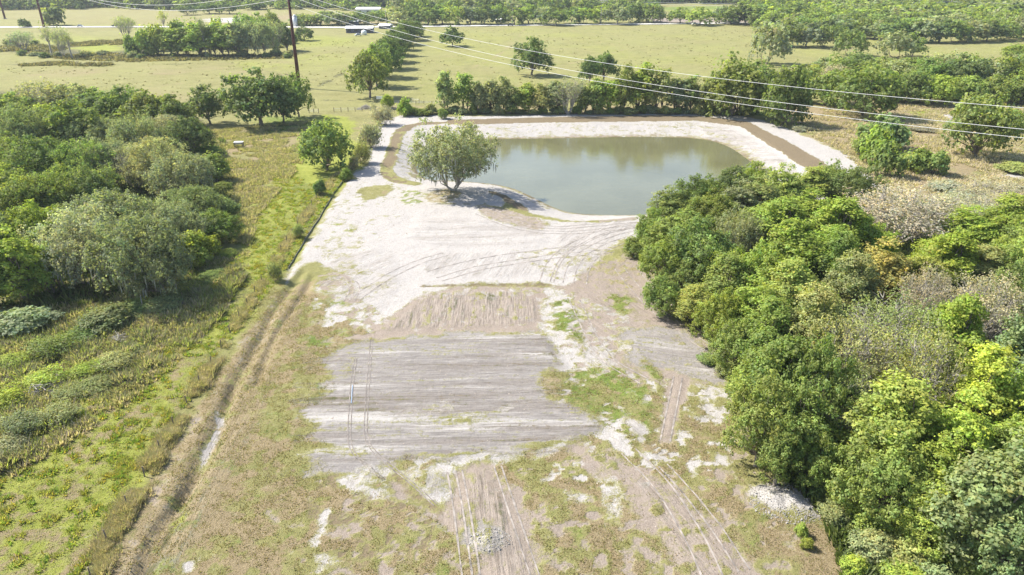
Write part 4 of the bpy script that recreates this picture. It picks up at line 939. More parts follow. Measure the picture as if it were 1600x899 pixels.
# ------------------------------------------------------------------ ground cover made of blades (nobody could count it)
def cover(name, label, cand, keep_fn, hgt_rng, wid, cols_, blades, seed, spread_=.22):
    r = np.random.default_rng(seed); X, Y = cand(r); k, sc = keep_fn(X, Y, r); X, Y, sc = X[k], Y[k], sc[k]
    n = len(X); Z = height(X, Y); h = r.uniform(*hgt_rng, n) * sc
    Vs = []; pick = (fbm(X, Y, 2.2, seed) * 3.2 * len(cols_) + r.uniform(0, 1, n)).astype(int) % len(cols_) if name == 'meadow_weeds' else r.integers(0, len(cols_), n)
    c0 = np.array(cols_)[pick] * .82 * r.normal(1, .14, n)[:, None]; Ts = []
    for b in range(blades):
        a = r.uniform(0, 6.28, n); d = r.uniform(.1, 1, n) * spread_ * sc; lean = r.uniform(.2, .9, n) * h
        bx, by = X + np.cos(a) * d, Y + np.sin(a) * d; px_, py_ = -np.sin(a) * wid * sc, np.cos(a) * wid * sc
        tip = np.c_[bx + np.cos(a) * lean, by + np.sin(a) * lean, Z + h * r.uniform(.7, 1, n)]
        Vs.append(np.stack([np.c_[bx - px_, by - py_, Z - .03], np.c_[bx + px_, by + py_, Z - .03], tip], 1)); t = np.clip(c0 * r.normal(1, .1, n)[:, None], 0, 1)
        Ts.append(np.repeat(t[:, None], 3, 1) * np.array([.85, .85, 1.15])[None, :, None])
    V = np.concatenate(Vs).reshape(-1, 3); T = np.concatenate(Ts).reshape(-1, 3)
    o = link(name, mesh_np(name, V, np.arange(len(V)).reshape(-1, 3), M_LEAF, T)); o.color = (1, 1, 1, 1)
    tag(o, label, 'grass', kind='stuff'); print(name, n, 'tufts'); return o
def region(pts, n):
    Pw = W(pts); x0 = min(p[0] for p in Pw); x1 = max(p[0] for p in Pw); y0 = min(p[1] for p in Pw); y1 = max(p[1] for p in Pw)
    def f(r):
        X = r.uniform(x0, x1, n); Y = r.uniform(y0, y1, n); k = sdist(X, Y, Pw) > 0; return X[k], Y[k]
    return f
chi = {c: i for i, c in enumerate(CH)}
def keep_near(X, Y, r):
    M, _ = evaluate(X, Y); bare = M[:, [chi['soil'], chi['grey'], chi['white'], chi['brown']]].sum(1)
    g = np.clip(1 - bare * 1.25, 0, 1) * (.25 + 1.1 * sstep(.4, .62, fbm(X, Y, 1.1, 50)))
    return r.random(len(X)) < g, np.where(r.random(len(X)) < .1, 1.5, 1.0)
cover('short_grass', 'short rough grass over the cleared lot, olive and straw mixed', region([(430,440),(600,500),(1020,450),(1180,700),(1340,860),(1360,990),(120,990),(200,860),(340,580)], 230000), keep_near, (.05, .17), .045,
      [(.36,.30,.15),(.42,.33,.21),(.46,.36,.24),(.31,.28,.11),(.26,.27,.10),(.40,.32,.17)], 2, 21, .16)
def keep_weed(X, Y, r):
    f = fbm(X, Y, .85, 60, 2); f2 = fbm(X, Y, 9, 61); k = (f > .61 - .16 * (f2 - .5)) & (r.random(len(X)) < .9); return k, .6 + 2.2 * np.clip(f - .5, 0, .3)
mead = [(480,290),(545,270),(500,330),(440,430),(330,570),(250,690),(140,899),(90,990),(-380,990),(-260,760),(0,690),(130,590),(230,520),(330,440),(390,380),(400,330),(450,240)]
cover('meadow_weeds', 'yellow-green weed tufts across the left meadow', region(mead, 150000), keep_weed, (.18, .42), .07, [(.42,.43,.10),(.31,.42,.08),(.50,.41,.09),(.26,.38,.07),(.47,.43,.13)], 5, 22, .3)
cover('meadow_grass', 'thin pale grass between the weeds of the left meadow', region(mead, 110000), lambda X, Y, r: (r.random(len(X)) < .8, np.ones(len(X))), (.06, .2), .05, [(.44,.42,.19),(.52,.45,.29),(.36,.38,.13)], 2, 23, .2)
fence_line = [(-40,1250),(60,1060),(150,890),(170,840),(212,770),(248,706),(280,650),(345,545),(400,455),(445,385),(490,318),(530,270)]
FLW = np.array(W(fence_line))
def cand_fence(r):
    seg = r.integers(1, len(FLW) - 1, 46000); t = r.random(46000)[:, None]; p = FLW[seg] * (1 - t) + FLW[np.minimum(seg + 1, len(FLW) - 1)] * t
    p = p + r.normal(0, .5, p.shape) + [.2, 0]; return p[:, 0], p[:, 1]
def keep_fence(X, Y, r):
    f = fbm(X, Y, 2.6, 70); return (f > .42) & (r.random(len(X)) < .55), .35 + 2.0 * np.clip(f - .40, 0, .3)
cover('fence_grass', 'tall tan and olive grass grown up along the wire fence', cand_fence, keep_fence, (.6, 1.25), .06, [(.58,.49,.32),(.50,.46,.25),(.40,.42,.19),(.62,.50,.34),(.38,.32,.21)], 5, 24, .3)
def keep_dry(X, Y, r):
    f = fbm(X, Y, 4, 80); return (f > .42) & (r.random(len(X)) < .8), 1 + 2 * np.clip(f - .45, 0, .3)
cover('rough_meadow_grass', 'tall dry weeds in the rough meadow strip by the white trough', region([(330,205),(480,190),(470,260),(400,340),(390,400),(310,540),(190,640),(0,760),(-90,700),(-60,500),(100,480),(300,430),(350,330)], 130000), keep_dry, (.3, .8), .09, [(.56,.46,.34),(.50,.44,.28),(.42,.40,.19),(.36,.38,.14)], 4, 25, .35)
cover('east_meadow_grass', 'tall dry brush grass in the meadow right of the pond', region([(1230,190),(1300,165),(1650,160),(1700,420),(1480,420),(1380,300),(1330,250)], 90000), keep_dry, (.3, .75), .12, [(.62,.52,.40),(.55,.47,.33),(.50,.46,.25),(.66,.56,.43)], 4, 26, .4)
def keep_under(X, Y, r):
    f = fbm(X, Y, 3, 90); return (f > .3) & (sdist(X, Y, RIM) < -3), 1 + 2 * np.clip(f - .4, 0, .3)
cover('wood_undergrowth', 'leafy undergrowth on the floor of the right woods', region([(1050,470),(1130,350),(1360,300),(1700,380),(2100,600),(2000,1000),(1340,990),(1290,810),(1200,730),(1190,640),(1130,540)], 60000), keep_under, (.4, 1.2), .17, [(.16,.21,.06),(.22,.26,.08),(.12,.17,.05)], 5, 27, .5)
cover('west_undergrowth', 'leafy undergrowth on the floor of the left woods', region([(-300,140),(270,160),(350,220),(370,340),(300,440),(100,540),(-300,600)], 60000), keep_under, (.4, 1.2), .17, [(.16,.21,.06),(.22,.24,.09),(.12,.17,.05)], 4, 28, .5)

def keep_past(X, Y, r):
    f = fbm(X, Y, 18, 97); return (r.random(len(X)) < .15 + 1.4 * sstep(.45, .7, f)), r.uniform(.6, 1.3, len(X))
cover('pasture_weeds', 'small dark weed tufts dotted over the open pasture', region([(560,150),(1200,150),(1200,60),(1150,46),(640,46),(560,100)], 1900), keep_past, (.25, .5), .25, [(.13,.14,.05),(.18,.17,.07),(.22,.17,.10)], 5, 35, .6)
cover('west_pasture_weeds', 'small dark weed tufts dotted over the western pasture', region([(-100,160),(300,190),(540,130),(560,60),(460,70),(300,98),(0,96)], 1700), keep_past, (.25, .5), .25, [(.16,.16,.06),(.20,.18,.08),(.24,.19,.11)], 5, 36, .6)

cover('brush_weeds', 'mixed brown and green brush filling the rough ground before the left woods', region([(-80,480),(100,500),(240,450),(350,400),(390,420),(330,520),(200,610),(80,700),(-80,780)], 30000),
      lambda X, Y, r: ((fbm(X, Y, 2.4, 110) > .46), .7 + 3.2 * np.clip(fbm(X, Y, 2.4, 110) - .46, 0, .3)), (.5, 1.1), .11, [(.34,.32,.19),(.42,.36,.25),(.27,.32,.12),(.38,.42,.12),(.30,.27,.19)], 6, 38, .45)
mf = lambda X, Y, r: ((fbm(X, Y, 12, 98) > .38), 1 + 2 * np.clip(fbm(X, Y, 6, 99) - .4, 0, .4))
for nm_, lb_, rg_, n_ in (('marsh_scrub', 'brown scrub and reeds in the marsh bed', [(0,73),(60,70),(110,76),(70,84),(115,86),(200,84),(225,86),(460,87),(460,92),(200,97),(110,94),(50,86),(0,82)], 9000), ('marsh_edge_scrub', 'thin brown line of reeds at the far marsh edge', [(110,68),(200,62),(225,66),(225,74),(200,70),(110,73)], 2500), ('ditch_reeds', 'dark line of reeds along the field ditch', [(30,101),(90,98),(175,100),(175,104),(90,103),(30,104)], 900)):
    cover(nm_, lb_, region(rg_, n_), mf, (.5, 1.2), .42, [(.17,.15,.08),(.24,.21,.11),(.14,.15,.07),(.30,.26,.14)], 5, 37, 1.0)

def keep_clod(X, Y, r):
    M, _ = evaluate(X, Y); bare = M[:, [chi['soil'], chi['grey'], chi['white'], chi['brown']]].sum(1)
    return (r.random(len(X)) < bare * sstep(.42, .62, fbm(X, Y, 2.2, 95)) * .8), None
def clods(name, label, pts, n, size, seed, mat):
    r = np.random.default_rng(seed); X, Y = region(pts, n)(r); k, _ = keep_clod(X, Y, r); X, Y = X[k], Y[k]; n = len(X); Z = height(X, Y)
    s_ = size * r.lognormal(0, .45, n)
    O = np.array([(1, 0, 0), (-.3, .9, 0), (-.5, -.8, 0), (0.1, 0, .7)]); V = []
    a = r.uniform(0, 6.28, n); ca, sa = np.cos(a), np.sin(a)
    for o in O: V.append(np.c_[X + (o[0] * ca - o[1] * sa) * s_, Y + (o[0] * sa + o[1] * ca) * s_, Z + o[2] * s_ - .01])
    V = np.stack(V, 1).reshape(-1, 3); b = np.arange(n)[:, None] * 4
    Fc = np.concatenate([b + [0, 1, 3], b + [1, 2, 3], b + [2, 0, 3]])
    tag(link(name, mesh_np(name, V, Fc, mat)), label, 'dirt', kind='stuff'); print(name, n)
M_CLOD = simple('dry_clods', (.30, .26, .225), .95, var=.25, scale=3)
clods('sand_clods', 'loose clods and crumbs of sand over the cleared lot', [(545,275),(1010,372),(1150,640),(1230,800),(850,990),(740,990),(460,712),(480,500),(440,445)], 60000, .055, 33, M_CLOD)
def pile(name, label, px, py, rad, hh, n, seed, mat, cat):
    r = np.random.default_rng(seed); x, y = G(px, py); m = MB()
    for i in range(n):
        a = r.uniform(0, 6.28); d = rad * math.sqrt(r.random()); s_ = r.lognormal(-2.75, .4)
        X, Y = x + math.cos(a) * d * 1.3, y + math.sin(a) * d
        m.box((X, Y, hz(X, Y) + s_ * .25), (s_ * r.uniform(.8, 1.6), s_, s_ * .7), r.uniform(0, 3), r.uniform(.5, .9))
    o = m.build(name, mat); tag(o, label, cat, kind='stuff')
pile('rubble_pile', 'heap of broken white-grey rubble at the edge of the right woods', 1230, 788, 3.0, .6, 1500, 41, M_CONC, 'rubble')
pile('spoil_pile', 'small heap of grey lumps at the bottom of the lot', 762, 846, 1.7, .5, 420, 42, M_CONC, 'rubble')

# ------------------------------------------------------------------ fences, trough, board
post0 = None; k_ = 0; cum = 0
pts = [Vector((*p, 0)) for p in FLW]
posts = []
for a, b in zip(pts[:-1], pts[1:]):
    L_ = (b - a).length
    while cum < L_: q = a.lerp(b, cum / L_); posts.append((q.x, q.y)); cum += 4.6
    cum -= L_
for i, (x, y) in enumerate(posts):
    if y < 40 or y > 175: continue
    if post0 is None:
        m = MB(); m.tube([(0, 0, -.3), (.01, 0, .6), (0, .01, 1.32)], [.075, .07, .065], 8); o = m.build('fence_post', M_WOOD); post0 = o
    else: o = post0.copy(); col.objects.link(o)
    o.location = (x, y, hz(x, y)); o.rotation_euler = (RNG.normal(0, .05), RNG.normal(0, .06), 0)
    k_ += 1; tag(o, f'weathered timber post, {ORD[min(k_, 36) - 1]} from the bottom along the left meadow fence', 'post', 'posts of the left meadow fence')
m = MB()
for zz in (.35, .65, .95, 1.2):
    q = [(x, y, hz(x, y) + zz) for x, y in posts if 40 <= y <= 175]; m.tube(q, .006, 4, False)
tag(m.build('wire_fence', M_WOOD), 'thin strands of wire strung between the left meadow fence posts', 'fence')

sl = smooth_poly(W([(552,262),(540,276),(518,306),(500,338),(483,362),(466,392),(450,418)]), 2, False)
m = MB(); n0 = len(sl)
for i, (x, y) in enumerate(sl):
    z = hz(x, y); w_ = .06 * math.sin(i * 1.9)
    m.v += [(x + w_, y, z - .1), (x + w_ + .02, y, z + .26), (x + w_ + .05, y, z + .26), (x + w_ + .05, y, z - .1)]
for i in range(n0 - 1):
    a = 4 * i; m.f += [(a, a + 1, a + 5, a + 4), (a + 1, a + 2, a + 6, a + 5), (a + 2, a + 3, a + 7, a + 6)]
sf = m.build('silt_fence', M_SILT); tag(sf, 'low dark silt fence along the ditch left of the white sand', 'fence')
for i in range(0, n0, 3):
    x, y = sl[i]; z = hz(x, y); mm = MB(); mm.box((x + .09, y, z + .3), (.05, .05, .5)); mm.build('stake', M_WOOD, sf)

def cross_fence(label, pa, pb, npost, hgt_, rails, mat=M_WOOD):
    a, b = Vector((*G(*pa), 0)), Vector((*G(*pb), 0)); root = empty('field_fence', (a.x, a.y, 0), label=label, cat='fence')
    for i in range(npost):
        q = a.lerp(b, i / (npost - 1)) - a; mm = MB(); mm.tube([(q.x, q.y, -.2), (q.x, q.y, hgt_)], .11, 6); mm.build('post', mat, root)
    for z in rails:
        mm = MB(); mm.tube([(0, 0, z), tuple(b - a + Vector((0, 0, z)))], .035, 4); mm.build('rail', M_GALV, root)
    return root
cross_fence('short fence with posts under the oak clump by the steel pole', (483,177), (498,177), 3, 1.7, (.5, .9, 1.3))
cross_fence('field fence with leaning posts crossing above the yellow meadow', (522,175), (566,174), 5, 1.6, (.6, 1.2))
cross_fence('post fence on the bare strip left of the pond tree line', (587,174), (640,171), 5, 1.9, (.6, 1.2))
cross_fence('two-post fence in the pasture edge above the pond', (642,160), (655,161), 2, 1.5, (1.3,))
cross_fence('long wire fence along the pasture edge above the pond corner', (600,162), (700,163), 9, 1.2, (.5, 1.0))
gx0, gy0 = G(482, 177)
g = empty('white_board', (*G(594, 161), 0), label='white board on posts in front of the nearest lane oak', cat='board')
m = MB(); m.box((0, 0, 2.0), (2.6, .12, 1.1)); m.build('panel', M_WHITE, g)
for sx in (-1.1, 1.1): m = MB(); m.box((sx, .12, 1.1), (.12, .1, 2.3)); m.build('leg', M_WOOD, g)
def heap_branches(label, px, py, rad, n, seed, mat=M_PALEBARK, name='brush_pile'):
    r = np.random.default_rng(seed); x, y = G(px, py); m = MB()
    for i in range(n):
        a = r.uniform(0, 6.28); d = rad * r.random(); L_ = r.uniform(.8, 2.2); b = r.uniform(0, 3.14); z0 = r.uniform(0, .5 * (1 - d / rad)) * rad
        c = Vector((math.cos(a) * d, math.sin(a) * d, z0)); v = Vector((math.cos(b), math.sin(b), r.uniform(-.1, .35))) * L_ / 2
        m.tube([c - v, c + v], [.05, .025], 4)
    o = m.build(name, mat); o.location = (x, y, hz(x, y) + .1); tag(o, label, 'brush pile'); return o
heap_branches('grey pile of cut branches at the pasture gate', 572, 170, 3.0, 150, 51)
heap_branches('fallen pale branches at the front of the left woods', 262, 432, 3.0, 40, 52)
heap_branches('dark brush pile among yellow-green vines in the left meadow', 60, 615, 2.6, 70, 53)
heap_branches('tangle of dead branches near the silvery shrubs', 185, 535, 2.2, 45, 54)
heap_branches('bare fallen branches below the foreground giant tree', 1310, 760, 2.4, 30, 55)

x, y = G(374, 231); t = empty('feed_trough', (x, y, hz(x, y)), .05, label='small white-roofed feeder on dark legs in the rough meadow', cat='feeder')
m = MB(); m.box((0, 0, 1.62), (2.7, 1.5, .1)); m.box((0, 0, 1.72), (2.4, 1.1, .08)); m.build('roof', M_WHITE, t)
m = MB(); m.box((0, -.5, 1.3), (2.1, .08, .5)); m.box((0, .5, 1.3), (2.1, .08, .5)); m.box((0, 0, 1.05), (2.1, 1.0, .06)); m.build('hopper', M_GALV, t)
for sx in (-1.15, 1.15):
    for sy in (-.55, .55): m = MB(); m.box((sx, sy, .78), (.18, .16, 1.6)); m.build('leg', M_WALLD, t)
pa, pb = G(551, 604), G(549, 632)
m = MB(); m.tube([(*pa, hz(*pa) + .07), ((pa[0] + pb[0]) / 2, (pa[1] + pb[1]) / 2, hz(*pb) + .08), (*pb, hz(*pb) + .07)], .035, 8)
tag(m.build('pipe', M_BLUE), 'blue pipe lying along the wheel track on the graded pad', 'pipe')

# wheel ruts pressed into the pad: raised lips of sand either side of each tyre mark
def rut(label, pts, wd=.17):
    c = smooth_poly(W(pts), 3, False)
    for off in (-wd, wd):
        m = MB(); vs = []; fs = []
        for i, p in enumerate(c):
            a = c[max(i - 1, 0)]; b = c[min(i + 1, len(c) - 1)]; tx, ty = b[0] - a[0], b[1] - a[1]; L_ = math.hypot(tx, ty) + 1e-9
            for e in (-.055, .055):
                X, Y = p[0] - ty / L_ * (off + e), p[1] + tx / L_ * (off + e); vs.append((X, Y, hz(X, Y) + .03))
            if i: k2 = 2 * i; fs.append((k2 - 2, k2 - 1, k2 + 1, k2))
        m.add(vs, fs); o = m.build('wheel_rut', M_RUT); tag(o, kind='structure')
    return o
M_RUT = simple('pressed_damp_sand', (.22, .195, .175), .95, var=.3, scale=1.2)
M_RUT_OLD, M_RUT_NEW = M_RUT, simple('scuffed_sand', (.27, .24, .215), .95, var=.3, scale=1.0)
def tracks(curves, mat):
    global M_RUT
    M_RUT = mat
    for c_, offs in curves:
        w_ = W(c_)
        for d_ in offs:
            q = []
            for i, p in enumerate(w_):
                a = w_[max(i - 1, 0)]; b = w_[min(i + 1, len(w_) - 1)]; tx, ty = b[0] - a[0], b[1] - a[1]; L_ = math.hypot(tx, ty) + 1e-9
                q.append((p[0] - ty / L_ * d_, p[1] + tx / L_ * d_))
            rut_world(q)
    M_RUT = M_RUT_OLD
def rut_world(q, wd=.13):
    c = smooth_poly(q, 3, False); m = MB(); vs = []; fs = []; n_ = 0
    for i, p in enumerate(c):
        a = c[max(i - 1, 0)]; b = c[min(i + 1, len(c) - 1)]; tx, ty = b[0] - a[0], b[1] - a[1]; L_ = math.hypot(tx, ty) + 1e-9
        e_ = wd * (.25 + .9 * float(fbm(np.array([p[0]]), np.array([p[1]]), 1.3, 121)[0]))
        for e in (-e_, e_): X, Y = p[0] - ty / L_ * e, p[1] + tx / L_ * e; vs.append((X, Y, hz(X, Y) + .03))
        if i: k2 = 2 * i; fs.append((k2 - 2, k2 - 1, k2 + 1, k2))
    m.add(vs, fs); tag(m.build('wheel_rut', M_RUT), kind='structure')
tracks([([(1010,352),(960,362),(900,385),(872,415),(865,442)], (-2.4, -.6, 0, 1.6, 3.4, 5.6)), ([(752,332),(790,350),(850,362),(930,360),(1005,350)], (-1.5, 0, 1.7, 3.2)), ([(500,446),(522,433),(548,438),(556,452),(545,470)], (-.9, 0, .9)),
        ([(560,470),(600,440),(650,415),(700,400)], (0, 1.7)), ([(690,440),(760,420),(860,405),(960,395)], (0, 1.8, 5)), ([(985,705),(1040,760),(1090,840),(1130,930)], (-1.2, .7)), ([(1010,735),(1075,810),(1130,899)], (1.5, 2.6)),
        ([(722,735),(735,800),(750,899)], (0, -.7, -1.6)), ([(772,730),(795,800),(835,920)], (0, .8)), ([(1060,590),(1050,640),(1040,690)], (-.6, .5)), ([(960,420),(1000,470),(1060,520),(1120,560)], (0, 1.8, 4)), ([(890,470),(930,560),(1000,600)], (0, 1.7))], M_RUT_NEW)
rut('a', [(556,560),(550,600),(547,650),(545,690),(553,712),(575,730),(600,750)]); rut('b', [(581,530),(576,590),(572,650),(571,685),(582,705),(605,725),(640,752),(680,790)])

# ------------------------------------------------------------------ power lines
BX, BY = G(468, 138)
P1 = Vector((BX, BY, 0)); P2 = Vector((*G(69, 43), 0)); P3 = Vector((*G(8, 30), 0))
def steel_pole(p, label, H=46, dia=1.7, face=None):
    root = empty('transmission_pole', p, label=label, cat='power pole', group='steel poles of the power line')
    m = MB(); m.tube([(0, 0, -.5), (0, 0, H * .5), (0, 0, H)], [dia / 2, dia * .38, dia * .22], 12); m.build('shaft', M_RUST, root, True)
    m = MB(); m.box((0, 0, .25), (2.6, 2.6, .5)); m.build('footing', M_CONC, root)
    d = face.normalized(); n = Vector((-d.y, d.x, 0))
    for sgn, zz in ((1, 44), (-1, 41), (1, 38)):
        m = MB(); m.tube([(0, 0, zz - .5), tuple(n * sgn * 2.6 + Vector((0, 0, zz + .2)))], [.16, .08], 6); a = m.build('arm', M_RUST, root)
        m = MB(); e = n * sgn * 2.6 + Vector((0, 0, zz + .2)); m.tube([e, e - Vector((0, 0, 1.6))], .1, 6); m.build('insulator', M_GALV, a)
    return root
ldir = (P1 - P2).normalized()
steel_pole(P1, 'nearest tall brown steel pole rising behind the oak clump', face=ldir)
steel_pole(P2, 'second brown steel pole standing at the far road', dia=1.9, face=ldir)
steel_pole(P3, 'farthest brown steel pole at the top left edge', dia=1.8, face=ldir)
# near span: unproject seen points of each wire onto its vertical plane and fit one sagging curve
sdirv = Vector((.685, -.728, 0)).normalized(); nrm = Vector((-sdirv.y, sdirv.x, 0))
def wire_span(obs, lateral, label, s1=420):
    A = P1 + nrm * lateral; S = []; Z = []
    for px, py in obs:
        d = ray(px, py); o = np.array([0, 0, CAM_H])
        M_ = np.array([[d[0], -sdirv.x], [d[1], -sdirv.y]]); t, s_ = np.linalg.solve(M_, [A.x, A.y]); S.append(s_); Z.append(CAM_H + t * d[2])
    c = np.polyfit(S, Z, 2); pts = [tuple(A + sdirv * s_) [:2] + (float(np.polyval(c, s_)),) for s_ in np.linspace(0, s1, 50)]
    print('wire', label, 'z0', round(float(c[2]), 1), 'z at', [round(float(np.polyval(c, q)), 1) for q in (100, 200, 300, 420)])
    m = MB(); m.tube(pts, .045, 6, True); tag(m.build('power_line', M_WIRE, None, True), label, 'wire', 'wires of the power line'); return pts
wire_span([(495,0),(800,74.5),(1000,107),(1200,131.5),(1600,169)], 2.6, 'uppermost of the three wires crossing above the pond tree line')
wire_span([(470,0),(800,93),(1000,128),(1200,157.5),(1600,203)], -2.6, 'middle of the three wires crossing above the pond tree line')
wire_span([(438,0),(800,101.5),(1000,140),(1200,168),(1600,216)], 2.6, 'lowest of the three wires crossing above the pond tree line')
def sag(a, b, s_, r_, label, grp='wires of the far power lines'):
    a, b = Vector(a), Vector(b); pts = []
    for i in range(33):
        t = i / 32; p = a.lerp(b, t); p.z -= 4 * s_ * t * (1 - t); pts.append(tuple(p))
    m = MB(); m.tube(pts, r_, 5, True); tag(m.build('power_line', M_WIRE, None, True), label, 'wire', grp)
nn = Vector((-ldir.y, ldir.x, 0))
for sgn, zz, lb in ((1, 42.6, 'uppermost wire between the two nearest steel poles'), (-1, 39.6, 'middle wire between the two nearest steel poles'), (1, 36.6, 'lowest wire between the two nearest steel poles')):
    sag(P1 + nn * sgn * 2.6 + Vector((0, 0, zz)), P2 + nn * sgn * 2.6 + Vector((0, 0, zz)), 13, .09, lb)
for sgn, zz, lb in ((1, 42.6, 'upper wire between the two farthest steel poles'), (-1, 39.6, 'lower wire between the two farthest steel poles')):
    sag(P2 + nn * sgn * 2.6 + Vector((0, 0, zz)), P3 + nn * sgn * 2.6 + Vector((0, 0, zz)), 6, .09, lb)
# slim concrete poles by the road
def slim_pole(px, yb, H, label, r_=.28):
    x, y = G(px, yb); root = empty('utility_pole', (x, y, 0), label=label, cat='utility pole', group='pale utility poles by the road')
    m = MB(); m.tube([(0, 0, -.3), (0, 0, H)], [r_, r_ * .6], 8); m.build('shaft', M_CONC, root, True)
    m = MB(); m.box((0, 0, H - .6), (2.2, .2, .2)); m.build('crossarm', M_CONC, root)
    return Vector((x, y, H - .5))
q = [slim_pole(801, 40.2, 13.5, 'pale thin pole in the middle of the roadside'), slim_pole(938.5, 38.8, 14.5, 'taller pale thin pole right of the first on the roadside'), slim_pole(604, 42.5, 13, 'pale thin pole at the left end of the roadside row'), slim_pole(1082, 36.5, 14, 'pale thin pole behind the right roadside trees')]
tx, ty = G(1481, 28); slim_pole(1481, 28, 31, 'pale pole rising out of the right woodland', .5)
ft = Vector((tx, ty, 0)); hz1 = z_for(tx, ty, 3.0)
for k, (ya, yb_, yc, lb) in enumerate([(4, 3, 5, 'upper of two pale wires over the right woodland'), (6.5, 7.5, 9, 'lower of two pale wires over the right woodland')]):
    e = ft + Vector((0, 0, z_for(tx, ty, yb_))); l = Vector((tx - 330, ty + 60, 0)); l.z = z_for(l.x, l.y, ya - 3); rr_ = Vector((tx + 240, ty - 30, 0)); rr_.z = z_for(rr_.x, rr_.y, yc)
    sag(tuple(l), tuple(e), 3, .13, lb + ', left span'); sag(tuple(e), tuple(rr_), 2, .13, lb + ', right span')

# ------------------------------------------------------------------ far buildings and vehicles
def building(name, label, cat, px, py, size, rz=0, gable=1.2, wall=M_WALLD, open_=False, windows=3):
    x, y = G(px, py); root = empty(name, (x, y, 0), rz, label=label, cat=cat); L_, D_, H_ = size
    m = MB(); m.box((0, 0, H_ / 2), (L_, D_, H_)); m.build('wall', wall, root)
    m = MB(); e = .7; m.add([(-L_ / 2 - e, -D_ / 2 - e, H_ + .02), (L_ / 2 + e, -D_ / 2 - e, H_ + .02), (L_ / 2 + e, D_ / 2 + e, H_ + .02), (-L_ / 2 - e, D_ / 2 + e, H_ + .02), (-L_ / 2 - e, 0, H_ + gable), (L_ / 2 + e, 0, H_ + gable)],
                            [(0, 1, 5, 4), (2, 3, 4, 5), (0, 4, 3), (1, 2, 5), (3, 2, 1, 0)]); m.build('roof', M_ROOF, root)
    for i in range(windows):
        xx = -L_ / 2 + L_ * (i + .5) / windows
        m = MB(); m.box((xx, -D_ / 2 - .04, H_ * .5), (min(2.4, L_ / windows * .5), .1, H_ * .45)); m.build('window', M_GLASS, root)
    m = MB(); m.box((L_ * .5 + .04, 0, H_ * .38), (.1, D_ * .35, H_ * .76)); m.build('door', M_GALV, root)
    return root
building('barn', 'long white-roofed barn with dark open side near the lane end', 'barn', 563, 51, (20, 9, 3.4), 0.02, 1.4, windows=4)
building('shed', 'small white-roofed shed behind the long barn', 'shed', 553, 39.5, (8, 6, 3.2), 0, 1.0, windows=1)
building('barn', 'large pale shed behind the roadside trees', 'shed', 577, 22, (24, 14, 5), 0, 1.6, M_GALV)
building('greenhouse', 'left one of two white-roofed sheds behind the marsh thicket', 'shed', 404, 45, (12, 12, 3.2), .1, 2.2, M_WHITE, windows=2)
building('greenhouse', 'right one of two white-roofed sheds behind the marsh thicket', 'shed', 417, 47, (14, 12, 3.2), .1, 2.2, M_WHITE, windows=2)
building('house', 'dark house with a pale roof at the top past the crop field', 'house', 1112, 5.5, (30, 14, 4.5), 0, 2.0, M_WHITE, windows=5)
building('shed', 'white-roofed shed at the road edge right of the lane trees', 'shed', 603, 45, (9, 7, 2.6), -.3, 1.2, M_WALLD, windows=1)
building('shed', 'small pale shed under the roadside trees', 'shed', 780, 35.2, (7, 5, 2.6), 0, .8, M_WHITE, windows=1)
x, y = G(462, 42); root = empty('silo', (x, y, 0), label='grey round silo between the steel pole and roadside trees', cat='silo')
m = MB(); m.tube([(0, 0, 0), (0, 0, 8.2)], 1.9, 16); m.build('tank', M_GALV, root, True); m = MB(); m.tube([(0, 0, 8.2), (0, 0, 9.6)], [2.0, .2], 16); m.build('roof', M_GALV, root, True)
x, y = G(569, 55); root = empty('water_tank', (x, y, 0), label='white dome tank in front of the long barn', cat='tank')
m = MB(); m.tube([(0, 0, 0), (0, 0, 2.4), (0, 0, 3.3), (0, 0, 3.6)], [2.0, 2.0, 1.3, .3], 14); m.build('shell', M_WHITE, root, True); m = MB(); m.tube([(0, 0, 3.5), (0, 0, 3.8)], .35, 8); m.build('lid', M_GALV, root)

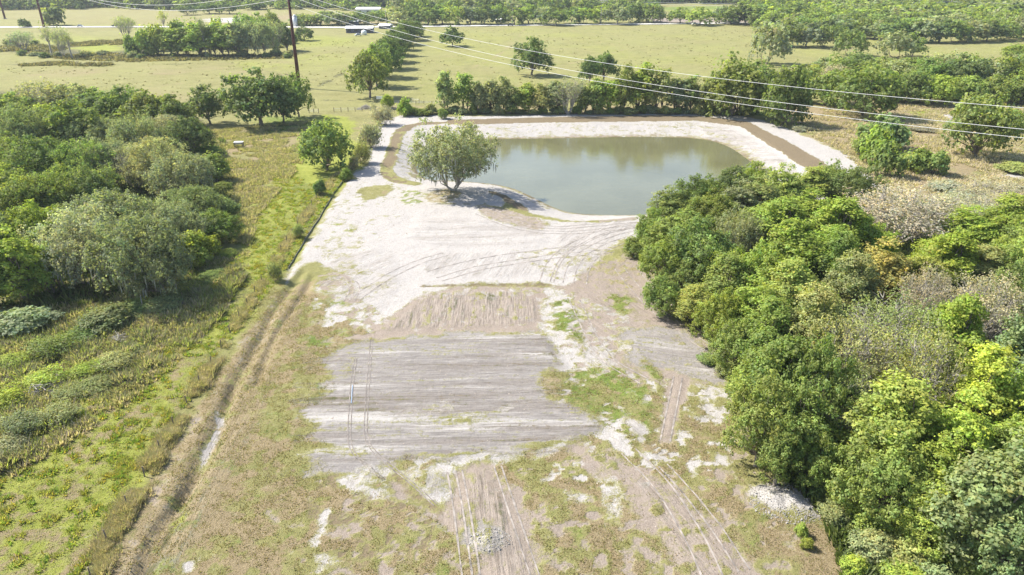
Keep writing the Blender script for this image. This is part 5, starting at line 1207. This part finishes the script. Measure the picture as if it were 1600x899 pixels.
def car(label, px, py, paint, L_=4.7, rz=0.0, h=1.55):
    x, y = G(px, py); root = empty('parked_car', (x, y, .36), rz, label=label, cat='car')
    prof = [(-.5, .35), (-.5, .72), (-.46, .86), (-.33, .92), (-.22, h), (.14, h), (.27, .95), (.44, .84), (.5, .68), (.5, .35)]; m = MB(); n = len(prof)
    vs = [(a * L_, -.9 if b < 1 else -.72, b) for a, b in prof] + [(a * L_, .9 if b < 1 else .72, b) for a, b in prof]
    m.add(vs, [tuple(range(n)), tuple(range(2 * n - 1, n - 1, -1))] + [(i, i + n, (i + 1) % n + n, (i + 1) % n) for i in range(n)]); m.build('body', paint, root)
    for sy in (-1, 1):
        m = MB(); m.add([(-.28 * L_, sy * .89, 1.0), (-.2 * L_, sy * .76, h - .1), (.12 * L_, sy * .76, h - .1), (.22 * L_, sy * .89, 1.0)], [(0, 1, 2, 3)]); m.build('side_window', M_GLASS, root)
        for sx in (-.31, .31):
            m = MB(); m.tube([(sx * L_, sy * .72, .33), (sx * L_, sy * .95, .33)], .33, 12); m.build('wheel', M_TYRE, root)
    m = MB(); m.add([(.272 * L_, -.68, .99), (.272 * L_, .68, .99), (.15 * L_, .62, h - .04), (.15 * L_, -.62, h - .04)], [(0, 1, 2, 3)]); m.build('windscreen', M_GLASS, root)
    return root
car('silver and dark hatchback on the far road, left one', 125.5, 42.8, M_SILVER, 5.0, 0, 1.8)
car('dark silver car on the far road near the forked marsh tree', 179, 42.4, M_DARKP, 4.8, math.pi)
car('white car parked under the right roadside trees', 1085, 39.5, M_WHITE, 5.0, .3, 1.9)
car('silver pickup parked in front of the long barn', 560, 57, M_SILVER, 5.4, .4, 1.8)
car('dark van on the far road right part', 797.5, 41.0, M_DARKP, 5.2, 0, 2.0)
tr_ = 0
for o in bpy.data.meshes: tr_ += sum(0 for _ in ()) + max(0, len(o.loops) - 2 * len(o.polygons))
print('triangles in meshes', tr_)

# ------------------------------------------------------------------ air
m, nt = new_mat('haze_air'); k = N(nt)
v = k.n('ShaderNodeVolumePrincipled', {'Color': (.80, .88, 1.0, 1), 'Density': .00009, 'Anisotropy': .2})
k.n('ShaderNodeOutputMaterial', {1: v.outputs[0]})
m2 = MB(); m2.box((0, 2300, 24), (9000, 6400, 60)); hb = m2.build('haze', m); tag(hb, kind='stuff')
scene.cycles.volume_step_rate = 5; scene.cycles.volume_max_steps = 32
